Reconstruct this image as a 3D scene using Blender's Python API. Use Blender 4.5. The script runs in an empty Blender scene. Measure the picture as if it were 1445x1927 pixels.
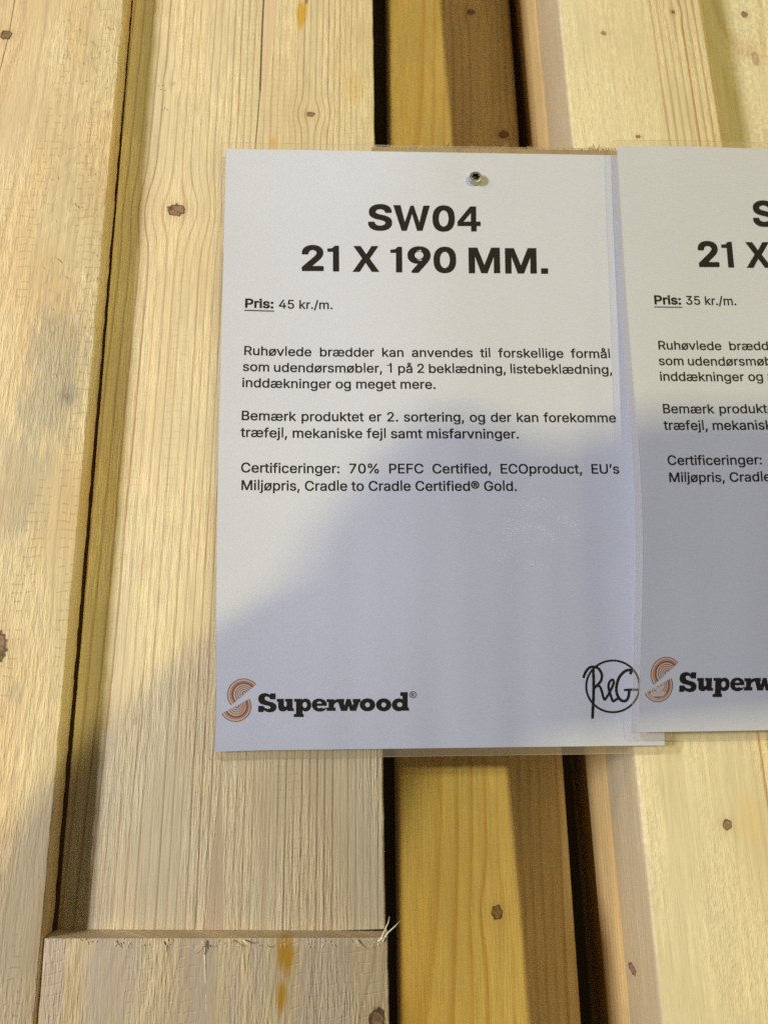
import bpy, bmesh, math, random, json
import numpy as np
from mathutils import Matrix, Vector, noise as mnoise
from mathutils.geometry import tessellate_polygon

random.seed(7)
SC = bpy.context.scene
COL = SC.collection
MM = 0.001
FLOOR = -300.0                     # mm; the boards stand on the floor

# ------------------------------------------------------------------ camera
CAM = np.array([0.0, -368.0, 1300.0])                 # mm; boards' front plane is Y = 0
AX_R = np.array([0.9991, -0.0360, -0.0208])
AX_D = np.array([-0.0117, 0.2386, -0.9710])
AX_F = np.array([0.0399, 0.9704, 0.2380])
FPX, CX, CY = 1400.0, 722.5, 963.5
cd = bpy.data.cameras.new('camera')
cam = bpy.data.objects.new('camera', cd)
COL.objects.link(cam)
cam.matrix_world = Matrix(((AX_R[0], -AX_D[0], -AX_F[0], CAM[0]*MM),
                           (AX_R[1], -AX_D[1], -AX_F[1], CAM[1]*MM),
                           (AX_R[2], -AX_D[2], -AX_F[2], CAM[2]*MM),
                           (0, 0, 0, 1)))
cd.sensor_fit = 'VERTICAL'
cd.sensor_height = 36.0
cd.lens = FPX/1927*36.0
cd.clip_start = 0.01
cd.clip_end = 100
cd.dof.use_dof = True
cd.dof.focus_distance = 0.365
cd.dof.aperture_fstop = 9.0
SC.camera = cam

# ------------------------------------------------------------------ light
w = bpy.data.worlds.new('World'); SC.world = w; w.use_nodes = True
bg = w.node_tree.nodes['Background']
bg.inputs[0].default_value = (1.0, 0.86, 0.68, 1)
bg.inputs[1].default_value = 0.012

def area(name, direction, dist, sx, sy, power, col):
    d = Vector(direction).normalized()
    L = bpy.data.lights.new(name, 'AREA')
    L.shape = 'RECTANGLE'; L.size = sx; L.size_y = sy
    L.energy = power; L.color = col
    o = bpy.data.objects.new(name, L); COL.objects.link(o)
    o.location = Vector((0.03, 0, 1.4)) + d*dist
    o.rotation_euler = d.to_track_quat('Z', 'Y').to_euler()
    return o
area('hall_or_added_lamp', (0.57, -1.0, 0.15), 4.0, 0.11, 0.11, 60, (1.0, 0.855, 0.34))         # warm lamp, from the right
area('doorway_light', (-1.42, -1.0, 0.12), 3.0, 0.42, 0.60, 70, (0.955, 0.945, 0.97))     # daylight from the left
area('hall_or_added_lamp', (-2.1, -1.0, 0.80), 4.0, 0.12, 0.12, 17, (1.0, 0.85, 0.40))         # second, weaker lamp
area('hall_or_added_lamp', (2.7, -1.0, 0.45), 4.0, 0.20, 0.20, 14, (1.0, 0.82, 0.32))          # added far to the right, stands in for bounced light on side faces
area('hall_or_added_lamp', (0.245, -1.0, 0.10), 5.0, 0.26, 0.08, 0.32, (0.92, 1.0, 0.96))      # small far lamp, added for the glints in the film
area('overhead_fill', (0.12, -1.0, 1.30), 3.2, 2.3, 1.3, 2.5, (0.96, 0.99, 1.0))           # broad pale fill, added above and behind the viewer

vs = SC.view_settings
vs.view_transform = 'Standard'; vs.look = 'None'; vs.gamma = 1.0; vs.exposure = 0.08
vs.use_curve_mapping = False
SC.cycles.transparent_max_bounces = 16
SC.cycles.use_adaptive_sampling = True
SC.cycles.adaptive_threshold = 0.01
SC.cycles.use_denoising = False            # keep the fine grain of the sawn wood; what noise stays reads as film grain
SC.cycles.max_bounces = 6
SC.cycles.diffuse_bounces = 3
SC.cycles.glossy_bounces = 3

# ------------------------------------------------------------------ helpers
def link(name, me, mat, parent=None, loc=None):
    o = bpy.data.objects.new(name, me); COL.objects.link(o)
    if mat: me.materials.append(mat)
    if parent: o.parent = parent
    if loc is not None: o.location = loc
    return o

def tag(o, label=None, cat=None, group=None, kind=None):
    if label: o['label'] = label
    if cat: o['category'] = cat
    if group: o['group'] = group
    if kind: o['kind'] = kind
    return o

def empty(name, loc_mm):
    o = bpy.data.objects.new(name, None); COL.objects.link(o)
    o.location = Vector(loc_mm)*MM; o.empty_display_size = 0.02
    return o

def mesh(name, verts_mm, faces, smooth=False):
    me = bpy.data.meshes.new(name)
    me.from_pydata([tuple(c*MM for c in v) for v in verts_mm], [], faces)
    if smooth:
        for p in me.polygons: p.use_smooth = True
    me.update()
    return me

# ------------------------------------------------------------------ node maths
class V:
    def __init__(s, g, sock): s.g, s.s = g, sock
    def __add__(a, b): return a.g.m('ADD', a, b)
    __radd__ = __add__
    def __sub__(a, b): return a.g.m('SUBTRACT', a, b)
    def __rsub__(a, b): return a.g.m('SUBTRACT', b, a)
    def __mul__(a, b): return a.g.m('MULTIPLY', a, b)
    __rmul__ = __mul__
    def __truediv__(a, b): return a.g.m('DIVIDE', a, b)
    def __neg__(a): return a.g.m('MULTIPLY', a, -1.0)

class Graph:
    def __init__(s, name):
        s.mat = bpy.data.materials.new(name); s.mat.use_nodes = True
        s.nt = s.mat.node_tree; s.nt.nodes.clear()
        s.out = s.nt.nodes.new('ShaderNodeOutputMaterial')
    def put(s, sock, v):
        if isinstance(v, V): s.nt.links.new(v.s, sock)
        elif isinstance(v, (tuple, list)) and len(v) == 3 and sock.type == 'RGBA': sock.default_value = (*v, 1)
        else: sock.default_value = v
    def m(s, op, a, b=0.0, c=0.0, clamp=False):
        n = s.nt.nodes.new('ShaderNodeMath'); n.operation = op; n.use_clamp = clamp
        for i, v in enumerate((a, b, c)): s.put(n.inputs[i], v)
        return V(s, n.outputs[0])
    def smooth(s, lo, hi, x):
        n = s.nt.nodes.new('ShaderNodeMapRange'); n.interpolation_type = 'SMOOTHSTEP'
        s.put(n.inputs[0], x); s.put(n.inputs[1], lo); s.put(n.inputs[2], hi)
        n.inputs[3].default_value = 0; n.inputs[4].default_value = 1
        return V(s, n.outputs[0])
    def coords(s, scale=1000.0):
        t = s.nt.nodes.new('ShaderNodeTexCoord'); x = s.nt.nodes.new('ShaderNodeSeparateXYZ')
        s.nt.links.new(t.outputs['Object'], x.inputs[0])
        return [V(s, x.outputs[i])*scale for i in range(3)]
    def vec(s, x, y, z):
        n = s.nt.nodes.new('ShaderNodeCombineXYZ')
        for i, v in enumerate((x, y, z)): s.put(n.inputs[i], v)
        return V(s, n.outputs[0])
    def noise(s, x, y, z, detail=2.0, rough=0.5, scale=1.0):
        n = s.nt.nodes.new('ShaderNodeTexNoise')
        s.nt.links.new(s.vec(x, y, z).s, n.inputs['Vector'])
        n.inputs['Scale'].default_value = scale; n.inputs['Detail'].default_value = detail
        n.inputs['Roughness'].default_value = rough
        return V(s, n.outputs[0])
    def noise2(s, x, z, detail=0.0, rough=0.5):
        n = s.nt.nodes.new('ShaderNodeTexNoise'); n.noise_dimensions = '2D'
        s.nt.links.new(s.vec(x, z, 0.0).s, n.inputs['Vector'])
        n.inputs['Scale'].default_value = 1.0; n.inputs['Detail'].default_value = detail
        n.inputs['Roughness'].default_value = rough
        return V(s, n.outputs[0])
    def white(s, x):
        n = s.nt.nodes.new('ShaderNodeTexWhiteNoise'); n.noise_dimensions = '1D'
        s.put(n.inputs['W'], x); return V(s, n.outputs[0])
    def mix(s, a, b, f, blend='MIX'):
        n = s.nt.nodes.new('ShaderNodeMix'); n.data_type = 'RGBA'; n.blend_type = blend; n.clamp_factor = True
        s.put(n.inputs[0], f); s.put(n.inputs[6], a); s.put(n.inputs[7], b)
        return V(s, n.outputs[2])
    def grey(s, v):
        n = s.nt.nodes.new('ShaderNodeCombineColor')
        for i in range(3): s.put(n.inputs[i], v)
        return V(s, n.outputs[0])
    def bump(s, h, dist=0.001, strength=1.0):
        n = s.nt.nodes.new('ShaderNodeBump'); n.inputs['Strength'].default_value = strength
        n.inputs['Distance'].default_value = dist; s.put(n.inputs['Height'], h)
        return V(s, n.outputs[0])
    def principled(s, col, rough, normal=None, spec=0.4, metallic=0.0):
        n = s.nt.nodes.new('ShaderNodeBsdfPrincipled')
        s.put(n.inputs['Base Color'], col); s.put(n.inputs['Roughness'], rough)
        n.inputs['Specular IOR Level'].default_value = spec; s.put(n.inputs['Metallic'], metallic)
        if normal: s.nt.links.new(normal.s, n.inputs['Normal'])
        s.nt.links.new(n.outputs[0], s.out.inputs[0])
        return n

# ------------------------------------------------------------------ wood
def wood(name, xc=0.0, z0=0.0, light=(.80, .64, .40), late=(.66, .43, .22), sp=3.0, pith=(-40, 90), slope=0.02,
         latec=0.5, latek=0.55, warp=14, fuzz=0.25, fx=0.8, fz=0.15, fine=0.10, fleck=0.0, kerf=None, diag=None,
         knots=(), stains=(), cracks=(), flames=(), rough=0.62, xmask=None, pink=(1.0, 0.92, 0.86), pinkf=0.5,
         pins=(), seed=0.0, ringb=0.05, grey=None, hw=45.7, remap=None, side_shade=None):
    """xc, z0: the board's origin, so that knots and marks are given in the place's own mm (x, z)"""
    g = Graph(name)
    x, y, z = g.coords()
    z = z + (z0 - 1400.0); x = x + xc
    a = x + y*1.3                                       # runs on round the edge, so the sides are figured too
    S = seed*11.0
    nw = g.noise2(a*.011 + S, z*.0026 + S, 1) - 0.5
    nw2 = g.noise2(a*.06 + S, z*.008 - S, 1) - 0.5
    blot = g.noise2(a*.030 - S, z*.010 + S, 1)
    rag = g.noise2(a*.22 + S, z*.05 + S, 2, .65) - 0.5
    X = x + nw*warp
    core = halo = rim = kcol = None
    wob = g.noise2(a*.45 + S, z*.45) - 0.5
    if remap:
        kx1, kz1, kd = remap
        fm = lambda px_, pz_: (px_*kx1 + kd, 1300 + (pz_-1300)*kz1)
        knots = [(*fm(k[0], k[1]), *k[2:]) for k in knots]
        stains = [(*fm(k[0], k[1]), *k[2:]) for k in stains]
        cracks = [(*fm(k[0], k[1]), *fm(k[2], k[3]), k[4]) for k in cracks]
    for (kx, kz, rx, rz, dark, *side) in knots:
        dx = (y + g.smooth(xc-hw+1.5, xc-hw+3.5, x)*500.0 if side else x) - kx; dz = z - (kz-1400.0)
        ex = dx/rx; ez = dz/rz
        ex = ex*ex; ez = ez*ez
        q = g.m('EXPONENT', -(ex*.077 + ez*.04))
        X = X - dx*q*0.75
        d = g.m('SQRT', ex + ez) + wob*0.6
        c = (1.0 - g.smooth(0.86, 1.02, d))*dark
        r_ = g.smooth(0.62, 0.95, d)*(1.0 - g.smooth(0.97, 1.18, d))*dark
        h = g.m('EXPONENT', -(d*d)*0.28)*dark
        core = c if core is None else g.m('MAXIMUM', core, c)
        rim = r_ if rim is None else g.m('MAXIMUM', rim, r_)
        halo = h if halo is None else g.m('MAXIMUM', halo, h)
        kr = g.m('SINE', d*9.0 + wob*5)*0.5 + 0.5
        chk = 1.0 - g.smooth(0.0, rx*.14, g.m('ABSOLUTE', dx*(.5 if rx > 3 else .9) + dz*.7 + wob*rx*.5))
        kr = g.m('MAXIMUM', kr, chk*1.6)
        kcol = kr if kcol is None else g.m('MAXIMUM', kcol*(1.0 - c), kr*c)
    Yd = y - pith[1] + z*slope + nw*warp*1.2
    PX = X - pith[0]
    r = g.m('SQRT', PX*PX + Yd*Yd) + nw2*.8
    q = r/sp
    t = g.m('FRACT', q); fl = g.m('FLOOR', q); wn = g.white(fl + seed)
    lt = g.smooth(1.0 - latek, 0.86, t)*(1.0 - g.smooth(0.90, 1.0, t))
    ring = lt*(wn*0.9 + 0.35)
    if xmask: ring = ring*(g.smooth(xmask[0], xmask[1], x)*(1.0 - xmask[2]) + xmask[2])
    fib = g.noise2(a*1.5 + S, z*.045, 1, .6)
    fib2 = g.noise2(a*.35 - S, z*.012, 1)
    col = g.mix(light, late, ring*latec)
    col = g.mix(col, g.mix(col, (*pink,), 1.0, 'MULTIPLY'), g.smooth(.42, .66, blot)*pinkf)
    col = g.mix(col, g.grey(0.73 + fib*0.34 + fib2*0.24), 1.0, 'MULTIPLY')
    # torn, rough-sawn surface (few octaves: the bump reads it three times)
    n1 = g.smooth(.36, .64, g.noise2(a*fx + S, z*fz))
    n2 = g.noise2(a*fx*2.6 - S, z*fz*3.0 + S)
    pn = g.noise2(a*.035 + S, z*.012 - S)
    patch = g.smooth(.30, .62, pn)*0.75 + 0.25
    H = (n1*fuzz + n2*fine*2.0)*patch
    tone = n1*.14*min(1.0, fuzz/.1) + n2*.14*min(1.0, fine/.09)
    col = g.mix(col, g.grey(.905 + tone*patch), 1.0, 'MULTIPLY')
    if ringb > .06: H = H - ring*ringb
    if fleck:
        f1 = g.noise2(a*.55 + S, z*.42, 1, .6)
        H = H + g.smooth(.52, .70, f1)*g.smooth(.40, .58, pn)*fleck
    for (fxc, ztop, zbot, wbot, tone_) in flames:       # cathedral flames: smooth latewood tongues
        hgt = g.m('DIVIDE', (ztop-1400.0) - z, (ztop - zbot), clamp=True)
        fmask = (1.0 - g.smooth(.78, 1.0, g.m('ABSOLUTE', x - fxc + nw2*3.0)/(hgt*wbot + .01)))*g.smooth(0.0, .06, hgt)
        col = g.mix(col, tone_, fmask*0.75)
        H = H*(1.0 - fmask*0.75)
    if kerf:                                            # short cross-cut saw marks
        amp, per, lo, hi = kerf[:4]
        zz = z + (g.noise2(a*.12 + S, z*.05) - .5)*2.2
        ph = g.m('FRACT', zz/per)
        line = 1.0 - g.smooth(0.0, .11, g.m('ABSOLUTE', ph - 0.5))
        km = g.smooth(lo, hi, g.noise2(a*.055 + S*1.3, z*.006 + S))
        brk = g.smooth(.40, .55, g.noise2(a*.30 + S, g.m('FLOOR', zz/per)*1.7))
        kl = line*km*brk
        H = H - kl*amp
        col = g.mix(col, kerf[5] if len(kerf) > 5 else (.46, .34, .20), kl*kerf[4])
    if diag:                                            # slanting saw-tooth marks
        amp, per, x0_, x1_, z0_, z1_ = diag
        dd = (z*.80 - x*.62) + rag*9.0
        ph = g.m('FRACT', dd/per)
        line = g.smooth(0.0, .55, ph)*(1.0 - g.smooth(.86, 1.0, ph))
        reg = g.smooth(x0_, x0_+14, x)*g.smooth(z0_-1400.0, z0_-1370.0, z)*(1.0 - g.smooth(z1_-1420.0, z1_-1390.0, z))
        dnn = g.noise2(a*.07 + S, z*.07 + 4.0, 1)
        H = H + line*reg*g.smooth(.42, .60, dnn)*amp
        thin = (1.0 - g.smooth(0.0, .07, g.m('ABSOLUTE', ph - .93)))*reg*g.smooth(.50, .58, dnn)
        col = g.mix(col, (.52, .39, .24), thin*.55)
    for (sx, sz, rx, rz, scol, sf, edge) in stains:
        ex = (x - sx)/rx; ez = (z - (sz-1400.0))/rz
        d = g.m('SQRT', ex*ex + ez*ez) + rag*edge
        col = g.mix(col, scol, (1.0 - g.smooth(.35, 1.05, d))*sf)
    if side_shade:                                         # shade on the left side face, put into its colour
        col = g.mix(col, g.mix(col, side_shade, 1.0, 'MULTIPLY'), 1.0 - g.smooth(xc-hw+.2, xc-hw+1.6, x))
    if grey:
        col = g.mix(col, grey, g.smooth(.50, .62, g.noise2(a*.075 + S, z*.006, 1))*.55)
    for (ax, az, bx, bz, wd) in cracks:
        tt = g.m('DIVIDE', z - (az-1400.0), bz - az, clamp=True)
        cxn = tt*(bx - ax) + ax + nw2*1.5
        inside = g.smooth(min(az, bz)-1401.5, min(az, bz)-1399.0, z)*(1.0 - g.smooth(max(az, bz)-1401.0, max(az, bz)-1398.5, z))
        cm = (1.0 - g.smooth(wd*.55, wd, g.m('ABSOLUTE', x - cxn)))*inside
        col = g.mix(col, (.07, .04, .02), cm*.92)
    for (px_, pz_) in pins:
        d = g.m('SQRT', g.m('POWER', g.m('ABSOLUTE', x - px_), 2.0) + g.m('POWER', g.m('ABSOLUTE', z - (pz_-1400.0)), 2.0))
        col = g.mix(col, (.12, .08, .04), (1.0 - g.smooth(.25, .55, d))*.85)
    if core is not None:
        col = g.mix(col, (.55, .36, .19), halo*.38)
        kc = g.mix((.34, .21, .12), (.20, .11, .06), kcol)
        col = g.mix(col, kc, core*.92)
        col = g.mix(col, (.075, .040, .022), rim*.85)
        H = H*(1.0 - core*.7)
    g.principled(col, rough, g.bump(H), spec=.35)
    return g.mat

def board(name, x0, x1, y0, y1, z0, z1, mat_fn, bevel=1.5, jitter=0.0, seed=0, roll=0.0, lean=0.0, ztop=None, capjit=0.0, fine=(1120, 1745, 3.0)):
    """one sawn board: a rounded section carried along z; origin at its base"""
    xc, yc = (x0+x1)/2, (y0+y1)/2
    hx, hy = (x1-x0)/2, (y1-y0)/2
    sec = []
    for (sx, sy, a0) in ((1, 1, 0), (-1, 1, 90), (-1, -1, 180), (1, -1, 270)):
        for k in range(4):
            a = math.radians(a0 + 30*k)
            sec.append((sx*(hx-bevel) + bevel*math.cos(a), sy*(hy-bevel) + bevel*math.sin(a)))
    # extra points on the wide faces so that the edge can waver
    zs = [z0]
    zz = z0
    while zz < z1 - 1e-6:
        zz += fine[2] if fine[0] <= zz < fine[1] else min(60.0, (fine[0]-zz) if zz < fine[0] else 60.0)
        zs.append(min(zz, z1))
    vs_, fs = [], []
    n = len(sec)
    for i, zz in enumerate(zs):
        for j, (a, b) in enumerate(sec):
            jx = jitter*(mnoise.noise(Vector((seed*7.3, zz*.11, (j//4)*5.1))) + .6*mnoise.noise(Vector((seed*3.1, zz*.4, (j//4)*2.3)))) if jitter else 0
            zt = zz
            if i == len(zs)-1 and ztop: zt = zz + ztop*(a/hx)*0.5 + capjit*mnoise.noise(Vector((a*.15, b*.15, seed)))
            vs_.append((a + jx, b + jx*.5*(1 if b > 0 else -1), zt - z0))
    for i in range(len(zs)-1):
        for j in range(n):
            k = (j+1) % n
            fs.append((i*n+j, i*n+k, (i+1)*n+k, (i+1)*n+j))
    fs.append(tuple(range(n-1, -1, -1)))
    fs.append(tuple((len(zs)-1)*n + j for j in range(n)))
    me = mesh(name, vs_, fs, True)
    try:
        me.set_sharp_from_angle(angle=math.radians(50))
    except Exception: pass
    o = link(name, me, mat_fn(xc, z0))
    o.location = (xc*MM, yc*MM, z0*MM)
    o.rotation_euler = (math.radians(lean), math.radians(roll), 0)
    return o

def tube(path, r0, r1, sides=5):
    """tapered bent strand as verts/faces"""
    vs_, fs = [], []
    P = [Vector(p) for p in path]
    for i, p in enumerate(P):
        d = (P[min(i+1, len(P)-1)] - P[max(i-1, 0)]).normalized()
        a = d.orthogonal().normalized(); b = d.cross(a)
        rr = r0 + (r1-r0)*i/(len(P)-1)
        for k in range(sides):
            t = 2*math.pi*k/sides
            vs_.append(tuple(p + a*rr*math.cos(t) + b*rr*math.sin(t)))
    for i in range(len(P)-1):
        for k in range(sides):
            fs.append((i*sides+k, i*sides+(k+1) % sides, (i+1)*sides+(k+1) % sides, (i+1)*sides+k))
    fs.append(tuple(range(sides-1, -1, -1))); fs.append(tuple((len(P)-1)*sides+k for k in range(sides)))
    return vs_, fs

def join(parts):
    V_, F_ = [], []
    for v, f in parts:
        o = len(V_); V_ += v; F_ += [tuple(i+o for i in q) for q in f]
    return V_, F_

def simple(name, col, rough=.6, spec=.4, metallic=0.0, nscale=None, namp=.15, bumpd=0.0):
    g = Graph(name)
    c = col; nrm = None
    if nscale:
        x, y, z = g.coords()
        nz = g.noise(x*nscale, y*nscale, z*nscale, 3, .6)
        c = g.mix(col, g.grey(1.0 - namp + nz*namp*2), 1.0, 'MULTIPLY')
        if bumpd: nrm = g.bump(nz*bumpd)
    g.principled(c, rough, nrm, spec, metallic)
    return g.mat

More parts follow.
